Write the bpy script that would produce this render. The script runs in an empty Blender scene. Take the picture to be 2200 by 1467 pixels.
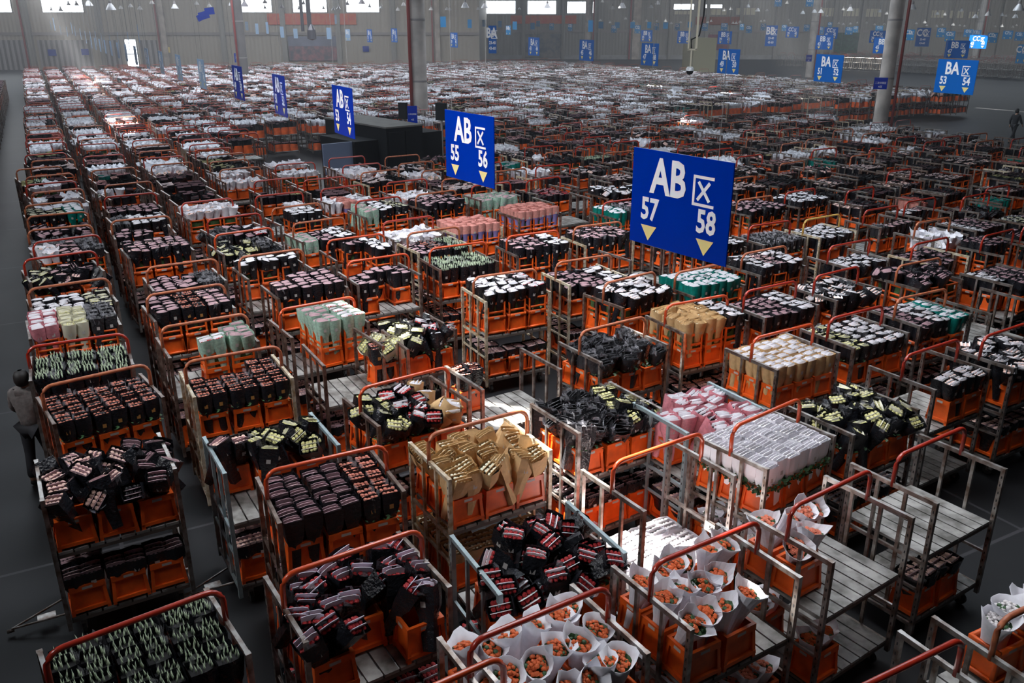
import bpy, math, random
import numpy as np
from mathutils import Matrix, Vector, geometry

random.seed(11); rng = np.random.default_rng(11)
sc = bpy.context.scene
COL = sc.collection
PI = math.pi

# ------------------------------------------------------------------ camera
EYE = 6.2
PITCH = math.radians(20.56)
FPX = 1821.0
cam_d = bpy.data.cameras.new('camera'); cam = bpy.data.objects.new('camera', cam_d); COL.objects.link(cam)
cam_d.sensor_width = 36.0; cam_d.sensor_fit = 'HORIZONTAL'; cam_d.lens = FPX/2200*36.0
cam_d.clip_start = 0.1; cam_d.clip_end = 800
cam.location = (0, 0, EYE); cam.rotation_euler = (PI/2-PITCH, 0, 0)
sc.camera = cam

# ------------------------------------------------------------------ exposure, world, sun, skylights, added fill lamps
sc.view_settings.view_transform = 'Standard'; sc.view_settings.look = 'None'
sc.view_settings.exposure = EXPOSURE = 0.28
sc.view_settings.gamma = 1.0; sc.view_settings.use_curve_mapping = False
w = bpy.data.worlds.new('sky'); sc.world = w; w.use_nodes = True
w.node_tree.nodes['Background'].inputs[0].default_value = (0.75, 0.85, 1.0, 1)
w.node_tree.nodes['Background'].inputs[1].default_value = 1.0
SUN_DIR = Vector((-0.62, 0.30, 1.0)).normalized()      # towards the sun
sd = bpy.data.lights.new('sun', 'SUN'); sd.energy = 40.0; sd.angle = math.radians(0.6); sd.color = (1.0, 0.95, 0.88)
so = bpy.data.objects.new('sun', sd); COL.objects.link(so); so.rotation_euler = SUN_DIR.to_track_quat('Z', 'Y').to_euler()
ROOF_Z = 13.0
def area(name, x, y, z, sx, sy, power, color, rot=(0, 0, 0), spread=180):
    l = bpy.data.lights.new(name, 'AREA'); l.shape = 'RECTANGLE'; l.size = sx; l.size_y = sy; l.energy = power; l.color = color; l.spread = math.radians(spread)
    o = bpy.data.objects.new(name, l); COL.objects.link(o); o.location = (x, y, z); o.rotation_euler = rot
    return o
# translucent skylights along the roof, plus tilted fill lamps added for signs and walls
COOL = (0.80, 0.90, 1.0)
area('skylight_fill', .8, 13.5, 12.8, 6, 7, 620, (0.95, 0.96, 1.0), spread=110)
area('skylight_fill', 3.5, 7.5, 12.8, 5, 4, 75, (0.95, 0.96, 1.0), spread=90)
area('skylight_fill', -14, 5, 12.6, 14, 2.4, 950, (0.95, 0.97, 1.0), (math.radians(66), 0, math.radians(-48)), spread=75)  # fill lamp added, tilted from the left onto the sign fronts
area('skylight_fill', 8, 24, 12.8, 8, 20, 1100, COOL)
area('skylight_fill', -14, 32, 12.8, 12, 24, 1900, COOL)
area('skylight_fill', 6, 55, 12.8, 44, 8, 2900, COOL)
area('skylight_fill', -30, 75, 12.8, 36, 44, 8000, (.9, .94, 1))
area('skylight_fill', 15, 88, 12.8, 50, 24, 4300, (.9, .94, 1))
area('skylight_fill', 60, 110, 12.8, 60, 30, 4500, COOL)
area('skylight_fill', -40, 108, 12.7, 80, 3, 3600, (1, .97, .93), (math.radians(50), 0, 0))  # fill lamp added to brighten the left far wall
area('skylight_fill', 70, 140, 12.7, 110, 3, 5500, (1, .98, .95), (math.radians(50), 0, 0))  # fill lamp added to brighten the right far wall

# lattice of the cart lanes
TH = math.radians(28.4)
U = Vector((math.cos(TH), math.sin(TH), 0)); V = Vector((-math.sin(TH), math.cos(TH), 0))
cP, sP = math.cos(PITCH), math.sin(PITCH)
def at(px, py, z=0.0):
    """the point at height z seen at pixel px, py of the 2200 x 1467 photograph"""
    u = (px-1100)/FPX; v = (733.5-py)/FPX
    r = (u, cP+v*sP, -sP+v*cP); t = (z-EYE)/r[2]
    return Vector((r[0]*t, r[1]*t, z))
def at_depth(px, py, d):
    u = (px-1100)/FPX; v = (733.5-py)/FPX
    return Vector((u*d, (cP+v*sP)*d, EYE+(-sP+v*cP)*d))
def seen(p, m=60):
    dx, dy, dz = p[0], p[1], p[2]-EYE
    de = dy*cP-dz*sP
    if de < 0.5: return False
    x = 1100+FPX*dx/de; y = 733.5-FPX*(dy*sP+dz*cP)/de
    return -m < x < 2200+m and -m < y < 1467+m*2

# ------------------------------------------------------------------ materials
MATS = []; MI = {}
def mat(name, c, rough=0.6, metal=0.0, var=0.0, scale=8.0, dark=None, emit=0.0, bump=0.0, spec=None, coat=0.0, sss=0.0):
    m = bpy.data.materials.new(name); m.use_nodes = True; nt = m.node_tree
    b = nt.nodes['Principled BSDF']
    b.inputs['Base Color'].default_value = (*c, 1); b.inputs['Roughness'].default_value = rough; b.inputs['Metallic'].default_value = metal
    if spec is not None: b.inputs['Specular IOR Level'].default_value = spec
    if coat: b.inputs['Coat Weight'].default_value = coat; b.inputs['Coat Roughness'].default_value = 0.15
    if emit: b.inputs['Emission Color'].default_value = (*c, 1); b.inputs['Emission Strength'].default_value = emit
    if var or bump:
        tc = nt.nodes.new('ShaderNodeNewGeometry'); n = nt.nodes.new('ShaderNodeTexNoise'); n.inputs['Scale'].default_value = scale
        n.inputs['Detail'].default_value = 4.0
        nt.links.new(tc.outputs['Position'], n.inputs['Vector'])
        if var:
            r = nt.nodes.new('ShaderNodeValToRGB'); d = dark or tuple(x*(1-var) for x in c)
            r.color_ramp.elements[0].position = 0.35; r.color_ramp.elements[0].color = (*d, 1)
            r.color_ramp.elements[1].position = 0.65; r.color_ramp.elements[1].color = (*c, 1)
            nt.links.new(n.outputs['Fac'], r.inputs['Fac']); nt.links.new(r.outputs['Color'], b.inputs['Base Color'])
        if bump:
            bp = nt.nodes.new('ShaderNodeBump'); bp.inputs['Strength'].default_value = bump; bp.inputs['Distance'].default_value = 0.02
            nt.links.new(n.outputs['Fac'], bp.inputs['Height']); nt.links.new(bp.outputs['Normal'], b.inputs['Normal'])
    MI[name] = len(MATS); MATS.append(m)
    return m
mat('orange_plastic', (0.86, 0.125, 0.012), 0.42, var=0.35, scale=5)
mat('steel', (0.42, 0.40, 0.38), 0.32, 0.75, var=0.5, scale=9, dark=(0.16, 0.11, 0.085))
mat('steel_brown', (0.26, 0.20, 0.17), 0.38, 0.6, var=0.5, scale=11, dark=(0.10, 0.06, 0.045))
mat('steel_white', (0.55, 0.52, 0.42), 0.5, 0.1, var=0.4, scale=12, dark=(0.30, 0.20, 0.10))
mat('steel_teal', (0.30, 0.38, 0.40), 0.45, 0.3, var=0.3, scale=9)
mat('handle_red', (0.42, 0.028, 0.012), 0.28, coat=0.5, var=0.2, scale=7)
mat('handle_orange', (0.62, 0.07, 0.015), 0.28, coat=0.5, var=0.15, scale=7)
mat('handle_rust', (0.50, 0.16, 0.07), 0.38, var=0.35, scale=14, dark=(0.33, 0.09, 0.045))
mat('handle_yellow', (0.65, 0.40, 0.10), 0.35, var=0.2, scale=8)
mat('deck_grey', (0.36, 0.355, 0.34), 0.5, var=0.55, scale=5, dark=(0.10, 0.095, 0.085), bump=0.1)
mat('deck_edge', (0.10, 0.085, 0.075), 0.6)
mat('black_sleeve', (0.012, 0.013, 0.017), 0.2, bump=0.9, scale=30)
mat('black_film', (0.03, 0.03, 0.034), 0.13, bump=1.0, scale=24)
mat('clear_film', (0.50, 0.50, 0.55), 0.12, bump=1.0, scale=40)
MATS[-1].node_tree.nodes['Principled BSDF'].inputs['Alpha'].default_value = .38
mat('white_paper', (0.80, 0.80, 0.86), 0.75, var=0.08, scale=25)
mat('white_card', (0.84, 0.83, 0.88), 0.6)
mat('lilac_card', (0.66, 0.62, 0.72), 0.6)
mat('pink_card', (0.55, 0.36, 0.40), 0.65)
mat('cream_card', (0.66, 0.64, 0.50), 0.6)
mat('kraft', (0.62, 0.40, 0.19), 0.7, var=0.15, scale=20)
mat('mint', (0.42, 0.62, 0.50), 0.6, var=0.3, scale=30)
mat('teal', (0.0, 0.24, 0.20), 0.35, var=0.3, scale=20)
mat('pink_sleeve', (0.70, 0.25, 0.30), 0.5, var=0.2, scale=30)
mat('lilac', (0.26, 0.22, 0.50), 0.5)
mat('peach', (0.66, 0.28, 0.24), 0.65, var=0.2, scale=25)
mat('red_rose', (0.36, 0.006, 0.010), 0.6)
mat('salmon_rose', (0.58, 0.19, 0.13), 0.6)
mat('blush_rose', (0.85, 0.58, 0.50), 0.6)
mat('yellow_rose', (0.58, 0.55, 0.24), 0.6)
mat('orange_flower', (0.62, 0.11, 0.02), 0.6)
mat('coral_flower', (0.66, 0.18, 0.10), 0.6)
mat('white_flower', (0.78, 0.74, 0.74), 0.6)
mat('lily_bud', (0.50, 0.60, 0.42), 0.55)
mat('leaf', (0.05, 0.13, 0.045), 0.5, var=0.5, scale=40)
mat('rubber', (0.02, 0.02, 0.02), 0.7)
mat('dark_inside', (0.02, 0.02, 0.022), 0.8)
mat('label_grey', (0.45, 0.42, 0.40), 0.6)
mat('label_yellow', (0.42, 0.20, 0.05), 0.6)
mat('blue_sign', (0.0, 0.03, 0.36), 0.16)
mat('sign_washed', (0.30, 0.46, 0.66), 0.3)  # blue sign paled, glare on the far plates put into the colour
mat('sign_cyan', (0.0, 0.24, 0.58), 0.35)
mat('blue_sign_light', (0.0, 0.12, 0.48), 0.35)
mat('sign_white', (0.95, 0.95, 0.97), 0.4)
mat('sign_yellow', (0.90, 0.74, 0.30), 0.4)
mat('aluminium', (0.72, 0.73, 0.76), 0.35, 0.4)
mat('cable', (0.25, 0.25, 0.25), 0.5)

# ------------------------------------------------------------------ mesh templates
class T:
    """verts, faces, material per face"""
    def __init__(s): s.v = []; s.f = []; s.m = []
    def add(s, vs, fs, m):
        b = len(s.v); s.v += [tuple(x) for x in vs]; mi = MI[m]
        for f in fs: s.f.append(tuple(b+i for i in f)); s.m.append(mi)
    def box(s, x0, x1, y0, y1, z0, z1, m, faces='btlrfk'):
        vs = [(x0,y0,z0),(x1,y0,z0),(x1,y1,z0),(x0,y1,z0),(x0,y0,z1),(x1,y0,z1),(x1,y1,z1),(x0,y1,z1)]
        F = {'b':(3,2,1,0),'t':(4,5,6,7),'f':(0,1,5,4),'r':(1,2,6,5),'k':(2,3,7,6),'l':(3,0,4,7)}
        s.add(vs, [F[c] for c in faces], m)
    def tube(s, pts, r, m, n=8, cap=True):
        pts = [Vector(p) for p in pts]; vs = []; fs = []
        for i, p in enumerate(pts):
            a = pts[max(0, i-1)]; b = pts[min(len(pts)-1, i+1)]; t = (b-a).normalized()
            up = Vector((0, 0, 1)) if abs(t.z) < 0.9 else Vector((0, 1, 0))
            e1 = t.cross(up).normalized(); e2 = e1.cross(t)
            if i and (e1.dot(pe) < 0): e1 = -e1; e2 = -e2
            pe = e1
            rr = r[i] if isinstance(r, (list, tuple)) else r
            for k in range(n):
                a_ = 2*PI*k/n; vs.append(p+e1*math.cos(a_)*rr+e2*math.sin(a_)*rr)
        for i in range(len(pts)-1):
            for k in range(n): fs.append((i*n+k, i*n+(k+1) % n, (i+1)*n+(k+1) % n, (i+1)*n+k))
        if cap: fs += [tuple(range(n))[::-1], tuple((len(pts)-1)*n+k for k in range(n))]
        s.add(vs, fs, m)
    def ring(s, prof, m, n=10, c=(0, 0, 0), cap=False):
        """lathe of (radius, z) pairs about c"""
        vs = [(c[0]+r*math.cos(2*PI*k/n), c[1]+r*math.sin(2*PI*k/n), c[2]+z) for r, z in prof for k in range(n)]
        fs = [(i*n+k, i*n+(k+1) % n, (i+1)*n+(k+1) % n, (i+1)*n+k) for i in range(len(prof)-1) for k in range(n)]
        if cap: fs.append(tuple((len(prof)-1)*n+k for k in range(n)))
        s.add(vs, fs, m)
    def merge(s, t, M=None):
        b = len(s.v)
        s.v += [tuple(M @ Vector(x)) for x in t.v] if M is not None else t.v
        s.f += [tuple(b+i for i in f) for f in t.f]; s.m += t.m
    def arrays(s):
        if not hasattr(s, '_a'):
            s._a = (np.array(s.v, np.float32), np.array([i for f in s.f for i in f], np.int32),
                    np.array([len(f) for f in s.f], np.int32), np.array(s.m, np.int32))
        return s._a
    def mesh(s, name, smooth=False):
        me = bpy.data.meshes.new(name); me.from_pydata(s.v, [], s.f)
        used = sorted(set(s.m)); mp = {g: i for i, g in enumerate(used)}
        for g in used: me.materials.append(MATS[g])
        me.polygons.foreach_set('material_index', [mp[g] for g in s.m])
        if smooth: me.polygons.foreach_set('use_smooth', [True]*len(s.f))
        me.update(); return me
class Heap:
    """collects copies of templates into one mesh"""
    def __init__(s): s.V = []; s.L = []; s.S = []; s.M = []; s.n = 0
    def put(s, t, M):
        v, l, z, m = t.arrays(); A = np.array(M, np.float32)
        s.V.append(v @ A[:3, :3].T + A[:3, 3]); s.L.append(l+s.n); s.S.append(z); s.M.append(m); s.n += len(v)
    def build(s, name, label, cat, group=None):
        if not s.V: return None
        V_ = np.concatenate(s.V); L_ = np.concatenate(s.L); S_ = np.concatenate(s.S); M_ = np.concatenate(s.M)
        me = bpy.data.meshes.new(name); me.vertices.add(len(V_)); me.vertices.foreach_set('co', V_.ravel())
        me.loops.add(len(L_)); me.loops.foreach_set('vertex_index', L_)
        me.polygons.add(len(S_)); me.polygons.foreach_set('loop_start', np.concatenate(([0], np.cumsum(S_)[:-1])).astype(np.int32))
        used = np.unique(M_); mp = np.zeros(len(MATS), np.int32); mp[used] = np.arange(len(used))
        for g in used: me.materials.append(MATS[g])
        me.polygons.foreach_set('material_index', mp[M_]); me.update(calc_edges=True)
        o = bpy.data.objects.new(name, me); COL.objects.link(o)
        o['label'] = label; o['category'] = cat; o['kind'] = 'stuff'
        if group: o['group'] = group
        return o
def tag(o, label, cat, group=None, kind=None):
    o['label'] = label; o['category'] = cat
    if group: o['group'] = group
    if kind: o['kind'] = kind
    return o
def obj(name, me, M=None, parent=None):
    o = bpy.data.objects.new(name, me); COL.objects.link(o)
    if parent is not None: o.parent = parent
    if M is not None: o.matrix_basis = M
    return o
def struct(name, me, M=None, parent=None):
    o = obj(name, me, M, parent); o['kind'] = 'structure'; return o
def RT(x, y, z, a): return Matrix.Translation((x, y, z)) @ Matrix.Rotation(a, 4, 'Z')

ONES = 'zeroth first second third fourth fifth sixth seventh eighth ninth tenth eleventh twelfth thirteenth fourteenth fifteenth sixteenth seventeenth eighteenth nineteenth'.split()
TENS = {2: 'twenty', 3: 'thirty', 4: 'forty', 5: 'fifty', 6: 'sixty', 7: 'seventy', 8: 'eighty', 9: 'ninety', 10: 'hundred', 11: 'hundred-and-ten', 12: 'hundred-and-twenty', 13: 'hundred-and-thirty', 20: 'two-hundred'}
CARD = 'zero one two three four five six seven eight nine'.split()
def ordw(n):
    if n < 20: return ONES[n]
    t, r = divmod(n, 10)
    if t not in TENS: return 'distant'
    return (TENS[t][:-1]+'ieth') if r == 0 else TENS[t]+'-'+ONES[r]
def numw(n):
    t, r = divmod(n, 10); return TENS.get(t, 'ten')+('-'+CARD[r] if r else '')

# ------------------------------------------------------------------ cart
CW, CL = 0.63, 0.48          # half width between the frames, half length
DECK, LOW, RAIL = 1.10, 0.30, 1.75
def t_side(m, hi=True):
    t = T(); p = .022
    for y in (-CL, CL): t.box(-p, p, y-p, y+p, .16, RAIL, m, 'btlrfk' if hi else 'lrf')
    for y in (-.16, .16): t.box(-.015, .015, y-.018, y+.018, .3, RAIL-.04, m, 'lrfk' if hi else 'lr')
    t.box(-.018, .018, -CL+p, CL-p, RAIL-.045, RAIL, m, 'btlr')
    for z in (DECK-.10, LOW-.06): t.box(-.014, .014, -CL+p, CL-p, z, z+.04, m, 'btlr' if hi else 'lr')
    if hi:
        t.box(-.012, .012, -CL+p, CL-p, .68, .71, m, 'btlr')
        for y in (-CL, CL):
            for k in range(15):
                z = .3+k*.095
                for sx in (-1, 1): t.box(sx*(p+.001)-.0006, sx*(p+.001)+.0006, y-.006, y+.006, z, z+.028, 'dark_inside', 'lr')
    return t
def t_deck(z, hi=True, hole=False):
    t = T(); n = 8 if hi else 1; w2 = (CW-.03)*2/n
    for i in range(n):
        x0 = -CW+.03+i*w2
        g = .009 if hi else 0
        t.box(x0+g, x0+w2-g, -CL+.01, CL-.01, z-.03, z, 'deck_grey', 'btlrfk' if hi else 'tf')
    if hi:
        for y in (-CL+.03, 0, CL-.05): t.box(-CW+.03, CW-.03, y-.02, y+.02, z-.07, z-.031, 'deck_edge', 'lrfkb')
    return t
def t_hoop(m, hi=True):
    t = T(); pts = [(-CW, 0, RAIL-.05)]; R = .13 if hi else .1; n = 5 if hi else 1; zt = 2.05
    for k in range(n+1):
        a = PI-(PI/2)*k/n if n > 1 else None
        if n > 1: pts.append((-CW+R+R*math.cos(a), 0, zt-R+R*math.sin(a)))
    if n == 1: pts += [(-CW, 0, zt-R), (-CW+R, 0, zt)]
    pts += [(-p[0], p[1], p[2]) for p in pts[::-1]]
    t.tube(pts, .024 if hi else .017, m, 8 if hi else 4, cap=hi); return t
def t_wheels():
    out = []
    for x in (-.5, .5):
        for y in (-.38, .38):
            t = T(); vs = []
            n = 12
            for sx in (-.02, .02):
                for k in range(n): vs.append((x+sx, y+.07*math.cos(2*PI*k/n), .075+.07*math.sin(2*PI*k/n)))
            t.add(vs, [tuple(range(n))[::-1], tuple(range(n, 2*n))]+[(k, (k+1) % n, n+(k+1) % n, n+k) for k in range(n)], 'rubber')
            t.box(x-.03, x+.03, y-.03, y+.03, .145, .2, 'steel'); t.box(x-.03, x-.022, y-.02, y+.02, .07, .16, 'steel'); t.box(x+.022, x+.03, y-.02, y+.02, .07, .16, 'steel')
            out.append(t)
    return out
def t_towbar():
    t = T()
    for s in (-1, 1): t.tube([(-CW, s*.16, .16), (-CW-.55, 0, .07)], .012, 'steel', 6)
    t.box(-CW-.30, -CW-.12, -.05, .05, .10, .108, 'steel'); t.tube([(-CW-.53, 0, .05), (-CW-.60, 0, .05)], .02, 'steel', 8)
    return t
SIDE = {m: t_side(m) for m in ('steel', 'steel_brown', 'steel_white', 'steel_teal')}
SIDE_ME = {m: SIDE[m].mesh('side_frame') for m in SIDE}
HOOP_ME = {m: t_hoop(m).mesh('handle', True) for m in ('handle_red', 'handle_orange', 'handle_rust', 'handle_yellow')}
DECK_ME = {z: t_deck(z).mesh('deck') for z in (DECK, LOW)}
WHEEL_ME = [t.mesh('caster') for t in t_wheels()]
TOW_ME = t_towbar().mesh('tow_bar')
def t_cart(side, hoop, hi=True, deck=True):
    t = T(); sd_ = t_side(side, hi)
    for x in (-CW, CW): t.merge(sd_, Matrix.Translation((x, 0, 0)))
    if deck: t.merge(t_deck(DECK, hi))
    t.merge(t_deck(LOW, hi))
    if hoop: t.merge(t_hoop(hoop, hi))
    return t
_cc = {}
def cart_t(side, hoop, hi, deck=True):
    k = (side, hoop, hi, deck)
    if k not in _cc: _cc[k] = t_cart(*k)
    return _cc[k]
_cm = {}
def cart_mesh(side, hoop):
    k = (side, hoop)
    if k not in _cm: _cm[k] = cart_t(side, hoop, True).mesh('flower_cart')
    return _cm[k]

# ------------------------------------------------------------------ crates
def t_crate(hi=True, tall=False):
    t = T(); X, Y, H = .168, .133, .34; m = 'orange_plastic'
    def shell(z0, z1):
        if hi:
            g = .024
            t.box(-X+g, X-g, -Y+g, Y-g, z0+.03, z0+.04, m, 't')
            for sx in (-1, 1): t.box(sx*(X-g)-.003, sx*(X-g)+.003, -Y+g, Y-g, z0+.03, z1-.02, m, 'lr')
            for sy in (-1, 1): t.box(-X+g, X-g, sy*(Y-g)-.003, sy*(Y-g)+.003, z0+.03, z1-.02, m, 'fk')
            for sx in (-1, 1):
                for sy in (-1, 1): t.box(sx*X-.032 if sx > 0 else -X, sx*X if sx > 0 else -X+.032, sy*Y-.032 if sy > 0 else -Y, sy*Y if sy > 0 else -Y+.032, z0, z1-.02, m, 'lrfkb')
            for sx in (-1, 1): t.box(min(sx*(X-g), sx*(X+.006)), max(sx*(X-g), sx*(X+.006)), -Y-.006, Y+.006, z1-.065, z1, m)
            for sy in (-1, 1): t.box(-X-.006, X+.006, min(sy*(Y-g), sy*(Y+.006)), max(sy*(Y-g), sy*(Y+.006)), z1-.0652, z1-.0002, m)
            for sx in (-1, 1): t.box(min(sx*(X-g), sx*(X+.004)), max(sx*(X-g), sx*(X+.004)), -Y-.004, Y+.004, z0+.03, z0+.065, m, 'lrfktb')
            for sy in (-1, 1): t.box(-X-.004, X+.004, min(sy*(Y-g), sy*(Y+.004)), max(sy*(Y-g), sy*(Y+.004)), z0+.0302, z0+.0652, m, 'lrfktb')
            t.box(-.05, .05, -Y-.0085, -Y-.006, z1-.05, z1-.02, 'label_grey', 'f')
            for sx in (-1, 1): t.box(sx*(X+.0085)-.001, sx*(X+.0085)+.001, -.04, .04, z1-.05, z1-.02, 'label_grey', 'lr')
        else:
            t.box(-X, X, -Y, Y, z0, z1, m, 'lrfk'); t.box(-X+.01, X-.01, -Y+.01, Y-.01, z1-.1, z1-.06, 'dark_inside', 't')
    shell(0, H)
    if tall:
        for sx in (-1, 1):
            for sy in (-1, 1):
                cx, cy = sx*(X-.012), sy*(Y-.012); t.box(cx-.014, cx+.014, cy-.014, cy+.014, H, H+.24, m, 'lrfk')
        for z in (H+.05, H+.21):
            for sx in (-1, 1): t.box(sx*(X-.012)-.01, sx*(X-.012)+.01, -Y, Y, z, z+.035, m)
            for sy in (-1, 1): t.box(-X, X, sy*(Y-.012)-.01, sy*(Y-.012)+.01, z, z+.0352, m)
        t.box(-X+.04, X-.04, -Y+.04, Y-.04, H, H+.23, 'leaf', 'lrfk')
    for i, (x, y, z) in enumerate(t.v):
        k = 1+.15*max(0, 1-z/H)**1.6; t.v[i] = (x*k, y*k, z)
    return t
CRATE = {(hi, tall): t_crate(hi, tall) for hi in (True, False) for tall in (True, False)}
CRATE_ME = {tall: CRATE[(True, tall)].mesh('flower_crate') for tall in (True, False)}

# ------------------------------------------------------------------ flowers in their wraps
def blob(t, c, r, m, n=6, sq=.85):
    ph = random.random()*6
    prof = [(.5, -.7), (1, -.1), (.85, .5), (.35, .8), (.0, .62)]
    vs = []; 
    for i, (rr, z) in enumerate(prof):
        for k in range(n):
            a = 2*PI*k/n+ph+i*.5; q = r*rr*(1+.12*((k+i) % 2)); vs.append((c[0]+q*math.cos(a), c[1]+q*math.sin(a), c[2]+z*r*sq))
    fs = [(i*n+k, i*n+(k+1) % n, (i+1)*n+(k+1) % n, (i+1)*n+k) for i in range(len(prof)-1) for k in range(n)]
    t.add(vs, fs, m)
def sleeve(t, w, d, h, m, jit, n=2, inner='dark_inside'):
    """a wrap of four bulged walls, narrow at the stems, open at the top"""
    base = [(-1, -1), (0, -1.12), (1, -1), (1.1, 0), (1, 1), (0, 1.12), (-1, 1), (-1.1, 0)]
    vs = []; lv = [0, .5, .68, 1.0]; kk = [.5, .66, .93, 1.03]
    for li, z in enumerate(lv):
        k = kk[li]
        for (x, y) in base: vs.append((x*w/2*k+random.uniform(-jit, jit), y*d/2*k+random.uniform(-jit, jit), h*z+(random.uniform(-jit, jit) if li == 3 else 0)))
    nb = 8; fs = [(i*nb+k, i*nb+(k+1) % nb, (i+1)*nb+(k+1) % nb, (i+1)*nb+k) for i in range(3) for k in range(nb)]
    if m == 'peach': t.add(vs, fs[:16], 'lilac'); t.add(vs, fs[16:], m)
    else: t.add(vs, fs, m)
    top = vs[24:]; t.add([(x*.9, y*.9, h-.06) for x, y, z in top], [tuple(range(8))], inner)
def rose_bunch(sl, ins, fl, lily=False, hi=True, hue=None):
    """returns templates: wrap, flowers, card"""
    w_, d_, h = .185, .155, .57
    A, B, C_ = T(), T(), T()
    if hi:
        sleeve(A, w_, d_, h, sl, .006)
        A.box(-.022, .022, -d_*.5-.004, -d_*.5-.001, h*.68, h*.68+.05, 'label_yellow' if fl == 'salmon_rose' else 'label_grey', 'f')
        if lily:
            for i in range(4):
                for j in range(3):
                    x = (i-1.5)*.04+random.uniform(-.01, .01); y = (j-1)*.045+random.uniform(-.01, .01); hh = h+random.uniform(-.01, .03); r = .0075; lx = random.uniform(-.012, .012)
                    B.add([(x-r, y, hh-.02), (x, y-r, hh-.02), (x+r, y, hh-.02), (x, y+r, hh-.02), (x+lx, y, hh+.04), (x, y, hh-.06)],
                          [(0, 1, 4), (1, 2, 4), (2, 3, 4), (3, 0, 4), (1, 0, 5), (2, 1, 5), (3, 2, 5), (0, 3, 5)], fl)
        else:
            dark = fl == 'black_sleeve'
            for j in range(3):
                y = (j-1)*.046+.006
                for i in range(4): blob(B, ((i-1.5)*.04+random.uniform(-.005, .005), y, h-.024+random.uniform(-.008, .006)-(.02 if dark else 0)), .0205, fl)
            ys = (-.01,) if ins == 'black_sleeve' else ((-.025, .030) if fl in ('red_rose', 'yellow_rose') else (-.052, -.008, .038))
            for j, y in enumerate(ys):
                q = w_*.45; tp = h+random.uniform(-.008, .014)+(.012 if ins in ('kraft', 'white_card') else 0)+(.03 if ins == 'lilac_card' else 0); pk = random.choice((.5, .5, .9, .1)); lo_ = h-.07
                f = [(-q, y, lo_), (q, y, lo_), (q, y-.004, tp-.02), (q*(pk+.12), y-.006, tp), (q*(pk-.9), y-.006, tp-.002), (-q, y-.004, tp-.014)]
                C_.add(f+[(x, yy+.005, z) for x, yy, z in f], [(0, 1, 2, 3, 4, 5), (11, 10, 9, 8, 7, 6), (1, 7, 8, 2), (2, 8, 9, 3), (3, 9, 10, 4), (4, 10, 11, 5), (5, 11, 6, 0)], ins)
        if sl == 'black_film' or (sl == 'black_sleeve' and random.random() < .5):
            for k_ in range(9 if sl == 'black_film' else 3):
                a_ = random.random()*6.28; x, y = w_*.5*math.cos(a_), d_*.5*math.sin(a_); dx, dy = -math.sin(a_)*.04, math.cos(a_)*.04
                A.add([(x-dx, y-dy, h-.09), (x+dx, y+dy, h-.09), (x*1.25+dx*.7, y*1.25+dy*.7, h+random.uniform(-.01, .05)), (x*1.1-dx*.6, y*1.1-dy*.6, h+random.uniform(.0, .06))], [(0, 1, 2, 3)], 'clear_film')
    else:
        X0, Y0 = w_/2, d_/2; k = .6
        A.add([(-X0*k, -Y0*k, 0), (X0*k, -Y0*k, 0), (X0*k, Y0*k, 0), (-X0*k, Y0*k, 0), (-X0, -Y0, h), (X0, -Y0, h), (X0, Y0, h), (-X0, Y0, h)],
              [(0, 1, 5, 4), (1, 2, 6, 5), (2, 3, 7, 6), (3, 0, 4, 7)], sl)
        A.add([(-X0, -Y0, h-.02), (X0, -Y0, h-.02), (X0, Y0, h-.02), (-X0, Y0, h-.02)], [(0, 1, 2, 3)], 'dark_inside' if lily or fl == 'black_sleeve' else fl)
        if lily:
            for i in range(3):
                for j in range(2):
                    x = (i-1)*.05; y = (j-.5)*.06
                    A.add([(x-.012, y-.01, h-.02), (x+.012, y-.01, h-.02), (x, y+.012, h-.02), (x, y, h+.05)], [(0, 1, 3), (1, 2, 3), (2, 0, 3)], fl)
        else:
            for j in range(2):
                y = (j-.5)*.075-.01; q = X0*.92; s_ = random.uniform(-.02, .02)
                A.add([(-q, y, h-.03), (q, y, h-.03), (q*.95, y-.012, h+.02+s_), (-q*.95, y-.012, h+.02-s_)], [(0, 1, 2, 3)], ins)
    return A, B, C_
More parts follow.
